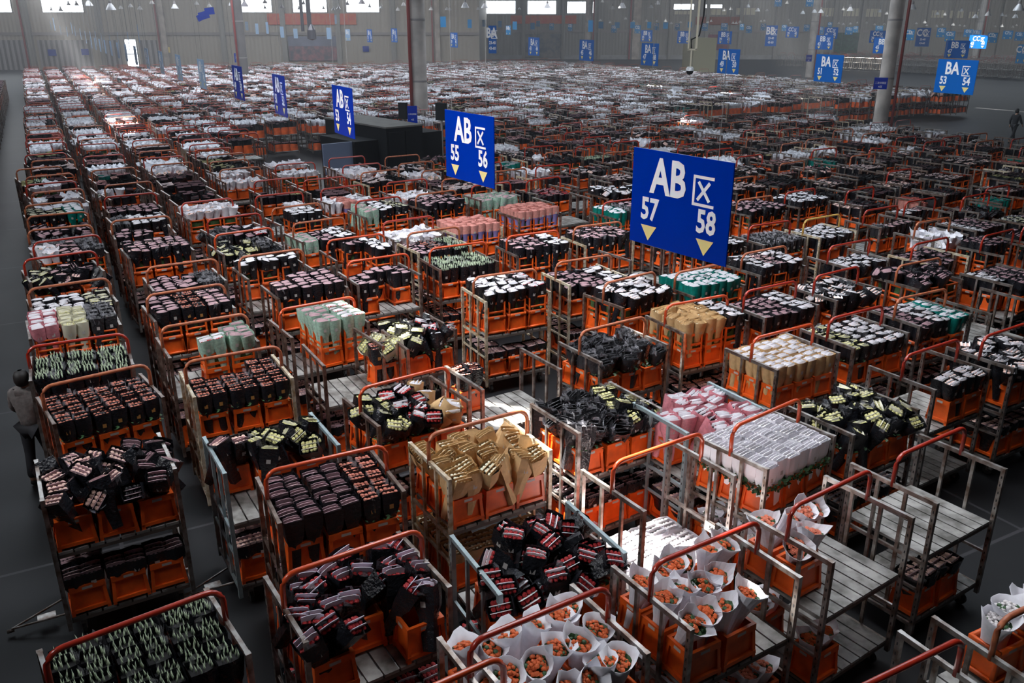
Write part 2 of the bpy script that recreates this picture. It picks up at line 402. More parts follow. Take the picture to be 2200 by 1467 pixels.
def cone_bunch(paper, fl, hi=True):
    A, B, C_ = T(), T(), T(); h = .58
    n = 16 if hi else 8; pk = random.choice((3, 4, 4, 5)); ph = random.random()*6
    def rim(r, z, amp, out):
        vs = []
        for k in range(n):
            a = 2*PI*k/n; c = max(0, math.cos(pk/2*(a+ph)))**3 if hi else (k % 2)*.6
            rr = r*(1+amp*c*.35+random.uniform(-.04, .04)*amp); vs.append((rr*math.cos(a)*out[0], rr*math.sin(a)*out[1], z+amp*c*.07+random.uniform(-.012, .012)*amp))
        return vs
    o = (random.uniform(.95, 1.15), random.uniform(.85, 1.0))
    if hi:
        L = [rim(.035, 0, 0, o), rim(.065, h*.5, .2, o), rim(.105, h*.8, .4, o), rim(.138, h*.97, .75, o)]
        inner = [rim(.13, h*.965, 1, o), rim(.10, h*.86, .3, o), rim(.05, h*.78, 0, o)]
        inner[0] = [(x*.985, y*.985, z) for x, y, z in L[3]]
        L += inner
    else:
        L = [rim(.05, .1, 0, o), rim(.10, h*.8, .5, o), rim(.13, h, 1.2, o), rim(.06, h*.88, .5, o)]
    vs = [p for l in L for p in l]
    fs = [(i*n+k, i*n+(k+1) % n, (i+1)*n+(k+1) % n, (i+1)*n+k) for i in range(len(L)-1) for k in range(n)]
    if hi:
        A.add(vs, fs[:-n], paper); B.add(L[-2], [], 'leaf'); B.add(L[-2]+L[-1], [(k, (k+1) % n, n+(k+1) % n, n+k) for k in range(n)]+[tuple(range(n, 2*n))], 'leaf')
    else: A.add(vs, fs+[tuple((len(L)-1)*n+k for k in range(n))], paper)
    if hi:
        for i in range(46):
            a = random.random()*6.28; r = .092*math.sqrt(random.random()); blob(B, (r*math.cos(a)*o[0], r*math.sin(a)*o[1], h*.875+.03*(1-r/.09)+random.uniform(-.012, .012)), random.uniform(.016, .024), fl if random.random() < .85 else 'leaf', 5)
    else:
        B2 = [(.05*math.cos(k*1.57+.5), .05*math.sin(k*1.57+.5), h*.90) for k in range(4)]
        A.add(B2+[(0, 0, h*.95)], [(0, 1, 4), (1, 2, 4), (2, 3, 4), (3, 0, 4)], fl)
    return A, B, C_
KINDS = {  # kind: (wrap, board, flower, style, words)
 'redrose': ('black_sleeve', 'white_card', 'red_rose', 'rose', 'black-wrapped red rose bunch'),
 'redboard': ('black_sleeve', 'lilac_card', 'red_rose', 'rose', 'black-wrapped dark red rose bunch'),
 'blackwhite': ('black_sleeve', 'white_card', 'blush_rose', 'rose', 'white-board black rose bunch'),
 'blackpink': ('black_sleeve', 'pink_card', 'black_sleeve', 'rose', 'pink-board black rose bunch'),
 'salmon': ('black_sleeve', 'black_sleeve', 'salmon_rose', 'rose', 'black-wrapped salmon rose bunch'),
 'blush': ('black_sleeve', 'pink_card', 'blush_rose', 'rose', 'black-wrapped blush rose bunch'),
 'cream': ('black_sleeve', 'cream_card', 'yellow_rose', 'rose', 'black-wrapped yellow rose bunch'),
 'greyfilm': ('black_film', 'black_film', 'black_sleeve', 'rose', 'glossy black film-wrapped bunch'),
 'lily': ('black_sleeve', 'black_sleeve', 'lily_bud', 'lily', 'black-wrapped pale lily bunch'),
 'kraft': ('kraft', 'kraft', 'cream_card', 'rose', 'brown paper wrapped rose bunch'),
 'kraftwhite': ('kraft', 'white_card', 'white_card', 'rose', 'white-board brown paper bunch'),
 'mint': ('mint', 'pink_card', 'black_sleeve', 'rose', 'mint green wrapped rose bunch'),
 'mintred': ('mint', 'white_card', 'red_rose', 'rose', 'mint green wrapped red rose bunch'),
 'teal': ('teal', 'white_card', 'black_sleeve', 'rose', 'teal wrapped rose bunch'),
 'pink': ('pink_sleeve', 'white_card', 'black_sleeve', 'rose', 'pink wrapped rose bunch'),
 'yellow': ('cream_card', 'cream_card', 'yellow_rose', 'rose', 'yellow rose bunch in pale wrap'),
 'whiteblock': ('white_card', 'white_card', 'white_flower', 'rose', 'white boxed carnation bunch'),
 'peach': ('peach', 'peach', 'peach', 'rose', 'lilac and peach wrapped bunch'),
 'orangeflat': ('black_sleeve', 'orange_plastic', 'orange_flower', 'rose', 'orange topped bunch'),
 'coneorange': ('white_paper', None, 'orange_flower', 'cone', 'orange-flowered white cone'),
 'conecoral': ('white_paper', None, 'coral_flower', 'cone', 'coral carnation white cone'),
 'conewhite': ('white_paper', None, 'white_flower', 'cone', 'pale-flowered white cone'),
 'conepink': ('white_paper', None, 'blush_rose', 'cone', 'pink-flowered white cone'),
}
_b = {}
def bunch(kind, var, hi):
    k = (kind, var, hi)
    if k not in _b:
        s = random.getstate(); random.seed(hash((var, hi, len(kind)*7+ord(kind[0]))) % 100003)
        wr, ins, fl, st, _ = KINDS[kind]
        A, B, C_ = cone_bunch(wr, fl, hi) if st == 'cone' else rose_bunch(wr, ins, fl, st == 'lily', hi)
        tot = T()
        for q in (A, B, C_): tot.merge(q)
        _b[k] = (A, B, C_, tot, {}); random.setstate(s)
    return _b[k]
def bunch_me(kind, var, which):
    e = bunch(kind, var, True); c = e[4]
    if which not in c:
        c[which] = {'wrap': e[0], 'flowers': e[1], 'board': e[2], 'all': e[3]}[which].mesh(which if which != 'all' else 'flower_bunch')
    return c[which]
# ------------------------------------------------------------------ the carts one can make out, by the ends of their handle (h) or of their side rails (r)
CARTS = []
def cart(c, a, kinds, mask='111111111', tall=0, messy=0.3, hoop='handle_red', side='steel', low='blush', deck=True, sideR=None, **k):
    if isinstance(kinds, str): kinds = [kinds]*3
    CARTS.append(dict(c=Vector((c[0], c[1], 0)), a=a, kinds=kinds, mask=mask, tall=tall, messy=messy, hoop=hoop, side=side, low=low, deck=deck, near=True, **k))
A0 = math.radians(33)
def h(lx, ly, rx, ry, *a, **k):
    p, q = at(lx, ly, 2.03), at(rx, ry, 2.03); an = math.atan2((q-p).y, (q-p).x)
    an = A0+max(-.09, min(.09, an-A0)); cart((p+q)/2, an, *a, **k)
def r(p1, p2, p3, p4, *a, ang=None, **k):
    P = [at(*q, 1.75) for q in (p1, p2, p3, p4)]; c = (P[0]+P[1]+P[2]+P[3])/4; an = math.radians(31) if ang is None else ang
    k.setdefault('hoop', None); cart(c, an, *a, **k)
def uvc(u, v, *a, **k): cart(U*u+V*v, A0+random.uniform(-.05, .05), *a, **k)
HO, HR, HU, HY = 'handle_orange', 'handle_red', 'handle_rust', 'handle_yellow'
# first lane, along the left aisle
h(93,1411,477,1267,'lily',messy=.1,side='steel',low='lily')
r((77,985),(90,1080),(343,925),(372,1010),['blush','blush','blackpink'],'111111111',messy=1,low='blackpink',tow=True)
h(83,837,322,783,'salmon',messy=.05,hoop=HU,low='salmon',side='steel_brown')
h(55,750,273,719,'lily',messy=.1)
r((59,692),(57,724),(248,662),(256,697),['pink','yellow','greyfilm'],tall=1,messy=.15,low='blackpink')
h(48,562,207,540,['cream','blush','blackpink'],messy=.8)
h(67,525,216,505,['conepink','blush','greyfilm'],tall=1)
h(67,419,177,405,'conewhite','000111111',hoop=HU)
h(31,367,135,358,['cream','lily','blackpink'],hoop=HU)
# second lane
uvc(1.6,4.2,['conecoral','redrose','redrose'],'000000110',hoop=HO,tow=True)
h(602,1243,907,1139,'redboard','111111101',messy=.75,hoop=HO,low='redrose',tow=True)
h(568,1017,830,960,['blackpink','blackpink','salmon'],messy=.1,hoop=HO,low='blackpink',side='steel_brown')
r((445,937),(481,1018),(665,885),(724,956),['blush','cream','cream'],'111011000',messy=1,side='steel_teal',low='blush',tow=True)
h(395,782,602,745,'salmon','001111111',messy=.05,hoop=HU,side='steel_white',low='salmon')
h(340,708,534,675,['mint','mintred','mint'],'000001011',tall=1,messy=.2,hoop=HU,side='steel_brown')
h(312,638,483,611,['blackpink','salmon','blush'],tall=1,messy=.1,hoop=HU)
r((261,527),(274,574),(393,495),(417,552),'blush',tall=1,messy=.2,ang=A0)
h(221,402,329,390,'blackpink','110000000',hoop=HU)
# third lane
h(1010,1385,1308,1262,'coneorange','111111111',messy=.45,hoop=HR,low='coneorange',pale_right=True)
r((956,1126),(1069,1249),(1250,1117),(1340,1190),'redrose','011111111',messy=.85,side='steel_teal',low='redrose',ang=math.radians(28),lean=.42)
h(917,939,1135,882,'kraft',messy=.55,hoop=HU,side='steel_white',low='kraft')
h(767,840,968,789,['cream','redrose','kraftwhite'],messy=.95,hoop=HO,low='blush',side='steel_brown')
r((653,732),(691,789),(829,711),(872,751),'salmon','000001000',messy=.1,low='blackpink',side='steel_brown',ang=math.radians(30))
h(593,670,767,638,['mint','mint','mintred'],'011011011',tall=1,messy=.05,hoop=HO,low='blush',side='steel_brown')
r((529,617),(563,649),(735,584),(775,613),['blush','blackpink','blackpink'],'011111111',tall=1,messy=.1,side='steel_brown',ang=math.radians(33))
h(457,508,588,490,['cream','cream','greyfilm'],messy=.9,hoop=HO)
h(443,476,560,458,['greyfilm','blackpink','redrose'],messy=.6)
h(389,439,499,427,'conepink',tall=1)
# fourth lane
h(1400,1219,1634,1121,'coneorange','111110110',messy=.5,hoop=HR,low='conecoral')
h(1316,999,1512,931,'whiteblock','000000000',messy=.0,hoop=HO,low='whiteblock',deck=False,plate='5020')
cart((at(1142,864,1.75)+at(1245,933,1.75))/2+Vector((math.cos(A0), math.sin(A0), 0))*.63, A0, ['greyfilm','greyfilm','cream'],messy=.8,hoop=None,low='blackpink')
uvc(5.05,9.60,'salmon','100000000',hoop=None,low='salmon',side='steel')
uvc(4.45,11.75,['yellow','cream','redrose'],'011111111',messy=.9,hoop=None,side='steel_brown',low='lily')
h(744,566,879,546,'blackpink','011101100',hoop=HO,tall=0,messy=.15)
h(699,520,828,503,['blackpink','blackpink','blackwhite'],'011001001',tall=1,hoop=HO,side='steel_brown')
h(631,483,737,468,['mint','blackpink','blackwhite'],hoop=HU)
h(542,392,641,382,['blackpink','blackpink','cream'],'100000111')
h(545,424,653,413,'conewhite','001001001')
# fifth lane
h(1700,1095,1872,1012,'conecoral','110100000',messy=.6,hoop=HR,low='coneorange',plate='0045',lowmask='100000100')
h(1822,1480,2057,1394,'blackwhite','000000000',hoop=HR,low=None)
r((1391,867),(1475,927),(1515,822),(1625,875),'pink','011111011',messy=.5,hoop=None,side='steel_teal',low='blush')
h(1242,717,1391,681,'greyfilm',messy=.5,hoop=HU,low='blackpink')
h(1020,598,1150,580,['blackwhite','blackwhite','redrose'],tall=1,messy=.3,hoop=HU,side='steel_white')
h(923,537,1045,521,'lily',messy=.2,hoop=HO,low='salmon',side='steel_brown')
h(871,505,990,488,['blackpink','salmon','lily'],hoop=HU,side='steel_white')
h(755,436,869,422,['mint','blackwhite','cream'],tall=1)
h(689,409,779,398,['conewhite','peach','conewhite'])
# sixth lane
h(2140,1335,2365,1240,'conewhite','011000000',hoop=HU,low='coneorange')
h(1566,925,1728,855,'whiteblock',messy=.05,hoop=HO,leafy=True,low='conewhite')
h(1616,731,1751,697,'kraftwhite','111111111',messy=.1,hoop=HO,low='kraft')
h(1292,613,1413,584,'blackwhite',tall=1,messy=.4,hoop=HU,side='steel_brown')
h(1195,567,1314,549,['blackpink','blackpink','blackwhite'],messy=.4,hoop=HU,side='steel_white')
h(1088,510,1201,497,['blush','blackpink','blackwhite'],tall=1,hoop=HO)
uvc(8.38,17.66,'peach',tall=1,messy=.0,hoop=None,side='steel_white')
h(889,422,983,409,'blackpink',tall=1,hoop=HU)
h(825,395,921,385,['conepink','conewhite','conepink'])
# seventh lane and on
h(1925,985,2078,918,'cream','000000000',hoop=HR,low='blush',lowmask='000000110')
uvc(8.25,6.40,'cream','111111111',messy=1,hoop=None,low='blackwhite')
h(1435,657,1561,638,['kraft','kraft','blackwhite'],tall=1,messy=.35,hoop=HO)
h(1451,589,1560,567,'teal',tall=1,messy=.2,hoop=HU,side='steel_brown')
h(1236,490,1332,478,'blush',tall=1,hoop=HU,side='steel_white')
uvc(10.44,18.4,'peach',tall=1,messy=.0,hoop=None)
h(1010,402,1100,392,'mint')
h(1943,769,2063,730,'blackwhite','000000011',messy=.2,hoop=HR,low=None)
h(1787,687,1894,660,['cream','blackwhite','blackwhite'],messy=.2,hoop=HR)
h(1599,630,1713,605,['blackpink','blackpink','blackwhite'],messy=.2,hoop=HR)
h(1592,549,1693,529,['blackwhite','blush','blackwhite'],tall=1,hoop=HU)
h(1288,439,1385,425,['teal','greyfilm','blackpink'],tall=1)
h(1127,391,1208,380,['blackpink','redrose','redrose'])
h(2098,732,2230,689,'blackwhite',messy=.6,hoop=HR)
h(1931,645,2031,623,['blackpink','blackwhite','teal'],messy=.2,hoop=HU)
h(1748,598,1849,573,'blackwhite',messy=.7,hoop=HR)
h(1614,488,1695,476,'greyfilm',hoop=HR)
h(1724,476,1809,461,'blackwhite',hoop=HY,side='steel_white')
h(1586,432,1659,422,'blackpink',tall=1,hoop=HU)
h(1685,417,1755,405,'blackwhite',tall=1,hoop=HR)
for i, c in enumerate(CARTS):
    c['uv'] = (c['c'].dot(U), c['c'].dot(V))
NEAR = list(CARTS)

# ------------------------------------------------------------------ the rest of the lanes
LANE = 1.735
def in_ab(u, v):
    if 8.2 < u < 16.2 and 28.5 < v < 41.5 and not (u > 14.5 and v < 33): return False     # the black cabin stands here
    if v < 33.5: return -.5 < u < 35.2-(0 if v > 20 else 0)
    return -.5 < u < 29.8 and v < 104
COLS = [at(*q, 0) for q in ((905, 300), (1887, 288), (1737, 166), (1262, 150), (527, 200), (2088, 150))]
CABM = (Matrix.Translation((-4.6, 31.7, 0)) @ Matrix.Rotation(math.radians(40), 4, 'Z')).inverted()
def add_fill(u, v, blk, k):
    p = U*u+V*v
    if any((p-q).length < 1.35 for q in COLS): return
    q = CABM @ p
    if -4.0 < q.x < 3.5 and -.9 < q.y < 5.4: return
    if not seen((p.x, p.y, 1.2), 90): return
    dist = p.length
    R = random.random
    whitep = 0
    if blk == 'ba': whitep = .5
    elif v > 24 and u < 12: whitep = .55
    elif v > 36: whitep = .55
    elif u > 12 and v < 22: whitep = .04
    elif u > 9: whitep = .28
    else: whitep = .15
    if v < 17 and u < 9: whitep = 0
    if v > 60 or (blk == 'ba' and v > 60): whitep = .66
    if R() < whitep:
        kk = random.choice(['conewhite', 'conewhite', 'conepink']); kinds = [kk]*3
        if R() < .2: kinds[random.randrange(3)] = random.choice(['blackwhite', 'blackpink'])
        if 12 < u < 22 and 24 < v < 36 and R() < .3: kinds = ['lily']*3 if R() < .5 else ['orangeflat']*3
    else:
        kinds = [random.choice(['blackwhite', 'blackpink', 'blush', 'greyfilm', 'blackwhite', 'blackpink', 'teal' if R() < .2 else 'greyfilm', 'peach' if R() < .15 else 'blackwhite', 'cream' if R() < .3 else 'blackpink', 'orangeflat' if R() < .2 and u > 15 else 'blackpink']) for _ in range(2)]
        kinds = [kinds[0], random.choice(kinds), kinds[1]]
    mask = ''.join('1' if R() < .93 else '0' for _ in range(9)) if R() < (.72 if blk == 'ab' else .93) else random.choice(['111000000', '000111111', '110110000', '011011000', '000000111', '000000000', '111111000'])
    CARTS.append(dict(c=p, a=A0+random.uniform(-.07, .07), kinds=kinds, mask=mask, tall=1 if (R() < .3 and blk != 'ba') else 0, messy=random.choice([.1, .3, .6]),
                      hoop=random.choice([HR, HR, HR, HU, HU]) if R() < ((.8 if u < 12 else .5) if blk == 'ab' else .3) else None,
                      side=random.choice(['steel', 'steel_brown', 'steel', 'steel_white' if R() < .4 else 'steel']), low=random.choice(['blackpink', 'blush']), deck=True, near=False, uv=(u, v), blk=blk))
def clear(u, v):
    for c in NEAR:
        du, dv = abs(c['uv'][0]-u), abs(c['uv'][1]-v)
        if du < 1.15 and dv < 1.15: return False
    return True
for k in range(0, 21):
    u0 = k*LANE; v = (3.5 if k > 4 else 12.5)+random.random()
    vmin = {0: 15, 1: 15.5, 2: 15.5, 3: 13, 4: 11, 5: 9, 6: 7.5, 7: 6.8}.get(k, 0)
    while v < 104:
        u = u0+random.uniform(-.12, .12)
        if v > vmin and in_ab(u, v) and clear(u, v): add_fill(u, v, 'ab', k)
        v += random.uniform(1.42, 1.8)
for k in range(0, 16):
    v = 39.5+random.random()*1.2
    while v < 100:
        add_fill(31.5+k*LANE, v, 'ba', 40+k); v += random.uniform(1.3, 1.6)
# the empty carts parked at the far right
for i in range(11):
    for j in range(34):
        p = U*(101+i*1.8)+V*(44+j*1.7)
        if any((p-q).length < 1.4 for q in COLS): continue
        if seen((p.x, p.y, 1), 0): CARTS.append(dict(c=p, a=A0+random.uniform(-.05, .05), kinds=['blackpink']*3, mask='000000000', tall=0, messy=0, hoop=HR if random.random() < .5 else None, side='steel', low=None, deck=False, near=False, uv=(101+i*1.8, 44+j*1.7), blk='far'))
# the lane beyond the left aisle
for v in (8.6, 10.3, 12.1, 14.0, 15.9, 17.7, 19.6, 21.7, 23.6)+tuple(36+1.75*i for i in range(30)):
    p = U*(-2.75)+V*v
    CARTS.append(dict(c=p, a=A0+random.uniform(-.04, .04), kinds=['blackpink']*3, mask='111111111', tall=0, messy=.3, hoop=None, side='steel_brown', low='blackpink', deck=True, near=True, uv=(-2.75, v), blk='left'))
for c in CARTS: c.setdefault('blk', 'ab')
CARTS.sort(key=lambda c: (c['c']-Vector((0, 0, 0))).length)
# names of place: lane and order in the lane
lanes = {}
for c in CARTS:
    if c['blk'] == 'ab': key = ('ab', max(0, round(c['uv'][0]/LANE)))
    elif c['blk'] == 'ba': key = ('ba', round((c['uv'][0]-31.5)/LANE))
    else: key = (c['blk'], 0)
    c['lane'] = key; lanes.setdefault(key, []).append(c)
for key, l in lanes.items():
    l.sort(key=lambda c: c['uv'][1])
    for i, c in enumerate(l):
        lw = {'ab': f'{ordw(key[1]+1)} lane', 'ba': f'{ordw(key[1]+1)} lane of the far block', 'left': 'lane across the aisle', 'far': 'empty cart park'}[key[0]]
        c['order'] = i+1; c['where'] = f'{ordw(i+1)} cart, {lw}'; c['lanew'] = lw

HN = {HR: 'red', HO: 'orange-red', HU: 'rust-orange', HY: 'yellow'}
HEAP = {k: Heap() for k in ('cart', 'crate', 'rose', 'cone')}
N_CART = N_CRATE = 0; NB = {'rose': 0, 'cone': 0}
ROWN = ['back', 'middle', 'front']; COLN = ['left', 'centre', 'right']
def put_bunch(c, kind, M, pos, lod, single):
    """LOD 0: a thing with its parts, 1: a thing in one mesh, 2: part of the mass of far ones"""
    st = 'cone' if KINDS[kind][3] == 'cone' else 'rose'
    var = random.randrange(4)
    if single and NB[st] < 300:
        NB[st] += 1
        g = KINDS[kind][4]
        lab = f"{g}, {pos}, {c['where']}" if pos else f"{g}, {c['where']}"
        grp = 'paper-wrapped flower cones' if st == 'cone' else 'wrapped rose bunches'
        nm = 'flower_cone' if st == 'cone' else 'rose_bunch'
        if lod == 0:
            e = bpy.data.objects.new(nm, None); COL.objects.link(e); e.empty_display_size = .1; e.matrix_basis = M
            obj('paper_wrap' if st == 'cone' else 'sleeve', bunch_me(kind, var, 'wrap'), None, e)
            obj('flowers', bunch_me(kind, var, 'flowers'), None, e)
            if st == 'rose': obj('cardboard', bunch_me(kind, var, 'board'), None, e)
        else:
            e = obj(nm, bunch_me(kind, var, 'all'), M)
        tag(e, lab, 'flower bunch', grp)
    else:
        HEAP[st].put(bunch(kind, var, lod < 2)[3], M)
leafT = {}
def leaf_clump(n, w_, d_, h_, key):
    if key in leafT: return leafT[key]
    t = T()
    for i in range(n):
        x = random.uniform(-w_, w_); y = random.uniform(-d_, d_); z = random.uniform(0, h_); a = random.random()*6.3; r_ = random.uniform(.018, .03); ti = random.uniform(-.6, .6)
        ax = Vector((math.cos(a), math.sin(a), ti))*r_; ay = Vector((-math.sin(a), math.cos(a), random.uniform(-.6, .6)))*r_*.6; p = Vector((x, y, z))
        t.add([p-ax, p-ay, p+ax, p+ay], [(0, 1, 2, 3)], 'leaf')
    leafT[key] = t; return t

for ci, c in enumerate(CARTS):
    x, y = c['c'].x, c['c'].y; a = c['a']; B = RT(x, y, 0, a)
    d = math.hypot(x, y); inview = seen((x, y, 1.2), 0)
    ba = c['blk'] == 'ba'
    # ---- the cart itself
    full = N_CART < 110 and d < 26; single = N_CART < 300
    if single:
        N_CART += 1
        hn = HN.get(c['hoop']); load = KINDS[c['kinds'][1]][4].split(' ')[0] if '1' in c['mask'] else 'no'
        if '1' in c['mask']:
            load = {'cone': 'white cones', 'rose': 'black sleeves', 'lily': 'lily buds'}[KINDS[c['kinds'][1]][3]]
            k1 = c['kinds'][1]
            if KINDS[k1][3] == 'rose' and not KINDS[k1][0].startswith('black'): load = {'kraft': 'brown paper bunches', 'kraftwhite': 'brown paper bunches', 'mint': 'mint bunches', 'mintred': 'mint bunches', 'teal': 'teal bunches', 'pink': 'pink bunches', 'yellow': 'yellow roses', 'whiteblock': 'white boxed flowers', 'peach': 'peach bunches'}.get(k1, 'flowers')
            load = 'with '+load
        else: load = 'with bare deck'
        lab = (f"{hn}-handled" if hn else 'steel')+f" flower cart {load}, {ordw(c['order'])} in the {c['lanew']}"
        if full:
            e = bpy.data.objects.new('flower_cart', None); COL.objects.link(e); e.matrix_basis = B
            for sx in (-CW, CW):
                f_ = obj('side_frame', SIDE_ME[c['side']], Matrix.Translation((sx, 0, 0)), e)
                if c.get('plate') and sx > 0:
                    t = T(); t.box(-.004, .004, -.14, .14, .45, .56, 'label_grey'); pl = obj('number_plate', t.mesh('number_plate'), Matrix.Translation((-.03, -.31, DECK-.62)), f_)
                    c['plate_obj'] = pl
            if c['deck']: obj('upper_deck', DECK_ME[DECK], None, e)
            obj('lower_deck', DECK_ME[LOW], None, e)
            if c['hoop']: obj('handle', HOOP_ME[c['hoop']], None, e)
            for wm in WHEEL_ME: obj('caster', wm, None, e)
            if c.get('tow'): obj('tow_bar', TOW_ME, None, e)
            c['obj'] = e
        else: e = obj('flower_cart', cart_mesh(c['side'], c['hoop']), B)
        tag(e, lab, 'cart', 'flower carts in the lanes')
    else:
        HEAP['cart'].put(cart_t(c['side'], c['hoop'], False), B)
    # ---- crates and bunches
    lod = 0 if d < 9.5 else (1 if d < 24 else 2)
    for lvl in (0, 1):
        zb = DECK if lvl == 0 else LOW
        mask = c['mask'] if lvl == 0 else c.get('lowmask', '111111111' if ba else '100100111')
        if lvl == 1 and (c['low'] is None or (not ba and d > 45)): continue
        if lvl == 1 and c.get('deck') is False: mask = '111111111'
        for i, ch in enumerate(mask):
            if ch == '0': continue
            row, colm = divmod(i, 3); cx = (colm-1)*.405; cy = (1-row)*.315
            kind = c['kinds'][colm] if lvl == 0 else c['low']
            tall = c['tall'] and lvl == 0
            Mc = B @ RT(cx+random.uniform(-.01, .01), cy+random.uniform(-.01, .01), zb+.001, random.uniform(-.04, .04))
            vis = inview and (lvl == 0 or row == 2 or c.get('deck') is False)
            if vis and N_CRATE < 300:
                N_CRATE += 1
                pos = f"{ROWN[row]} {COLN[colm]}" + (' below' if lvl else ' on deck')
                lab = f"orange {'double-height ' if tall else ''}crate, {pos}, {c['where']}"
                tag(obj('flower_crate', CRATE_ME[bool(tall)], Mc), lab, 'crate', 'orange flower crates on the carts')
            else: HEAP['crate'].put(CRATE[(d < 34, bool(tall))], Mc)
            st = KINDS[kind][3]; hz = zb+(.19 if tall else .03)
            ms = c['messy'] if lvl == 0 else .3
            if lod == 2:
                n = ((2, 2) if kind in ('whiteblock', 'lily', 'peach') else (2, 1)) if d < 60 else (1, 1)
            elif st == 'cone': n = (2, 1)
            elif kind in ('whiteblock', 'lily', 'peach', 'salmon', 'blackpink', 'mint') and ms < .35: n = (2, 2)
            else: n = (2, 2)
            if lvl == 1: n = (2, 1) if lod < 2 else (1, 1)
            for ix in range(n[0]):
                for iy in range(n[1]):
                    bx = cx+(ix-(n[0]-1)/2)*.185; by = cy+(iy-(n[1]-1)/2)*.145
                    j = ms*.05; bx += random.uniform(-j, j); by += random.uniform(-j, j)
                    s = (1.1 if ms > .35 else 1.0) if n[1] == 2 else 1.15
                    if st == 'cone': s = 1.0
                    sx = s; sy = s
                    if st != 'cone' and ms > .35 and random.random() < .18: continue
                    if n[0] == 1: sx = 2.0; sy = 1.7
                    elif n[1] == 1 and st != 'cone' and ms <= .35: sy = 1.75
                    tx = random.gauss(0, .16)*ms*2.2+(.34 if st == 'cone' else .14)*ms; ty = random.gauss(0, .16)*ms*2.2
                    if ms > .35 and row == 2: tx += abs(random.gauss(0, .3))*ms
                    tx += c.get('lean', 0)*(1 if lvl == 0 else 0)
                    if ms > .5 and colm != 1 and random.random() < .4: ty += (colm-1)*abs(random.gauss(0, .3))
                    tz = random.gauss(0, .8)*max(0, ms-.25) if st != 'cone' else random.random()*6
                    up = random.uniform(0, .05)+random.uniform(0, .12)*max(0, ms-.4)
                    if lvl == 1: s *= .9; up = 0; tx *= .3; ty *= .3
                    if lod == 2: up -= .07
                    M = B @ Matrix.Translation((bx, by, hz+up+.33)) @ Matrix.Rotation(tx, 4, 'X') @ Matrix.Rotation(ty, 4, 'Y') @ Matrix.Rotation(tz, 4, 'Z') @ Matrix.Translation((0, 0, -.33)) @ Matrix.Diagonal((sx, sy, 1.0 if lvl == 0 else .78, 1))
                    along = (ordw(ix+1) if n[0] > 1 else '')
                    pp = (f"{'rear' if iy else 'fore'} " if n[1] > 1 else '')+f"{'left' if ix == 0 else 'right'} in {ROWN[row]} {COLN[colm]} crate"
                    if lvl: pp = pp.replace('crate', 'lower crate')
                    put_bunch(c, kind, M, pp, lod, vis)
            if c.get('leafy') and lvl == 0:
                HEAP['leaves'] = HEAP.get('leaves') or Heap()
                if 'b' not in leafT:
                    t = leaf_clump(10, .2, .2, .1, 'b')
                    for k_ in range(260):
                        e_ = random.random()*4; s_ = random.uniform(-1, 1); q = [(s_*.2, -.17), (.2, s_*.16), (s_*.2, .17), (-.2, s_*.16)][int(e_)]; r_ = random.uniform(.018, .032); a_ = random.random()*6.3
                        P_ = Vector((q[0]+random.gauss(0, .012), q[1]+random.gauss(0, .012), random.uniform(-.02, .09))); ax = Vector((math.cos(a_), math.sin(a_), random.uniform(-.8, .8)))*r_; ay = Vector((-math.sin(a_), math.cos(a_), random.uniform(-1, 1)))*r_*.6
                        t.add([P_-ax, P_-ay, P_+ax, P_+ay], [(0, 1, 2, 3)], 'leaf')
                HEAP['leaves'].put(leafT['b'], B @ Matrix.Translation((cx, cy, zb+.30)))
            elif (lod < 2 and kind in ('greyfilm', 'cream', 'salmon', 'redrose') and row == 2 and lvl == 0):
                HEAP['leaves'] = HEAP.get('leaves') or Heap()
                HEAP['leaves'].put(leaf_clump(60, .2, .16, .09, 'a'), B @ Matrix.Translation((cx, cy-.03, zb+.32)))
HEAP['cart'].build('distant_flower_carts', 'steel flower carts filling the far lanes of the hall', 'carts')
HEAP['crate'].build('packed_orange_crates', 'orange crates packed on the more distant carts and lower decks', 'crates')
HEAP['rose'].build('massed_rose_bunches', 'dark wrapped rose bunches massed on the more distant carts', 'flower bunches')
HEAP['cone'].build('massed_paper_cones', 'white paper flower cones massed on the more distant carts', 'flower bunches')
if HEAP.get('leaves'): HEAP['leaves'].build('rose_leaves', 'green leaves showing below the wraps at the crate rims', 'leaves')
print('carts', len(CARTS), N_CART, 'crates', N_CRATE, NB)
# ------------------------------------------------------------------ the hall
def bxT(x0, x1, y0, y1, z0, z1, m): t = T(); t.box(x0, x1, y0, y1, z0, z1, m); return t
def wallmat(name, c, scale, bump, c2=None):
    mat(name, c, 0.6); m = MATS[-1]; nt = m.node_tree; b = nt.nodes['Principled BSDF']
    g = nt.nodes.new('ShaderNodeNewGeometry'); wv = nt.nodes.new('ShaderNodeTexWave'); wv.bands_direction = 'X'; wv.inputs['Scale'].default_value = scale
    nt.links.new(g.outputs['Position'], wv.inputs['Vector'])
    bp = nt.nodes.new('ShaderNodeBump'); bp.inputs['Strength'].default_value = bump; bp.inputs['Distance'].default_value = .08
    nt.links.new(wv.outputs['Fac'], bp.inputs['Height']); nt.links.new(bp.outputs['Normal'], b.inputs['Normal'])
    if c2:
        r = nt.nodes.new('ShaderNodeValToRGB'); r.color_ramp.elements[0].color = (*c2, 1); r.color_ramp.elements[1].color = (*c, 1); r.color_ramp.elements[0].position = .35; r.color_ramp.elements[1].position = .5
        nt.links.new(wv.outputs['Fac'], r.inputs['Fac']); nt.links.new(r.outputs['Color'], b.inputs['Base Color'])
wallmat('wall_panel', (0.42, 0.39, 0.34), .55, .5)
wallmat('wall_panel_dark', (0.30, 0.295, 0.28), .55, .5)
wallmat('shutter', (0.36, 0.35, 0.36), .42, .8, (0.16, 0.155, 0.16))
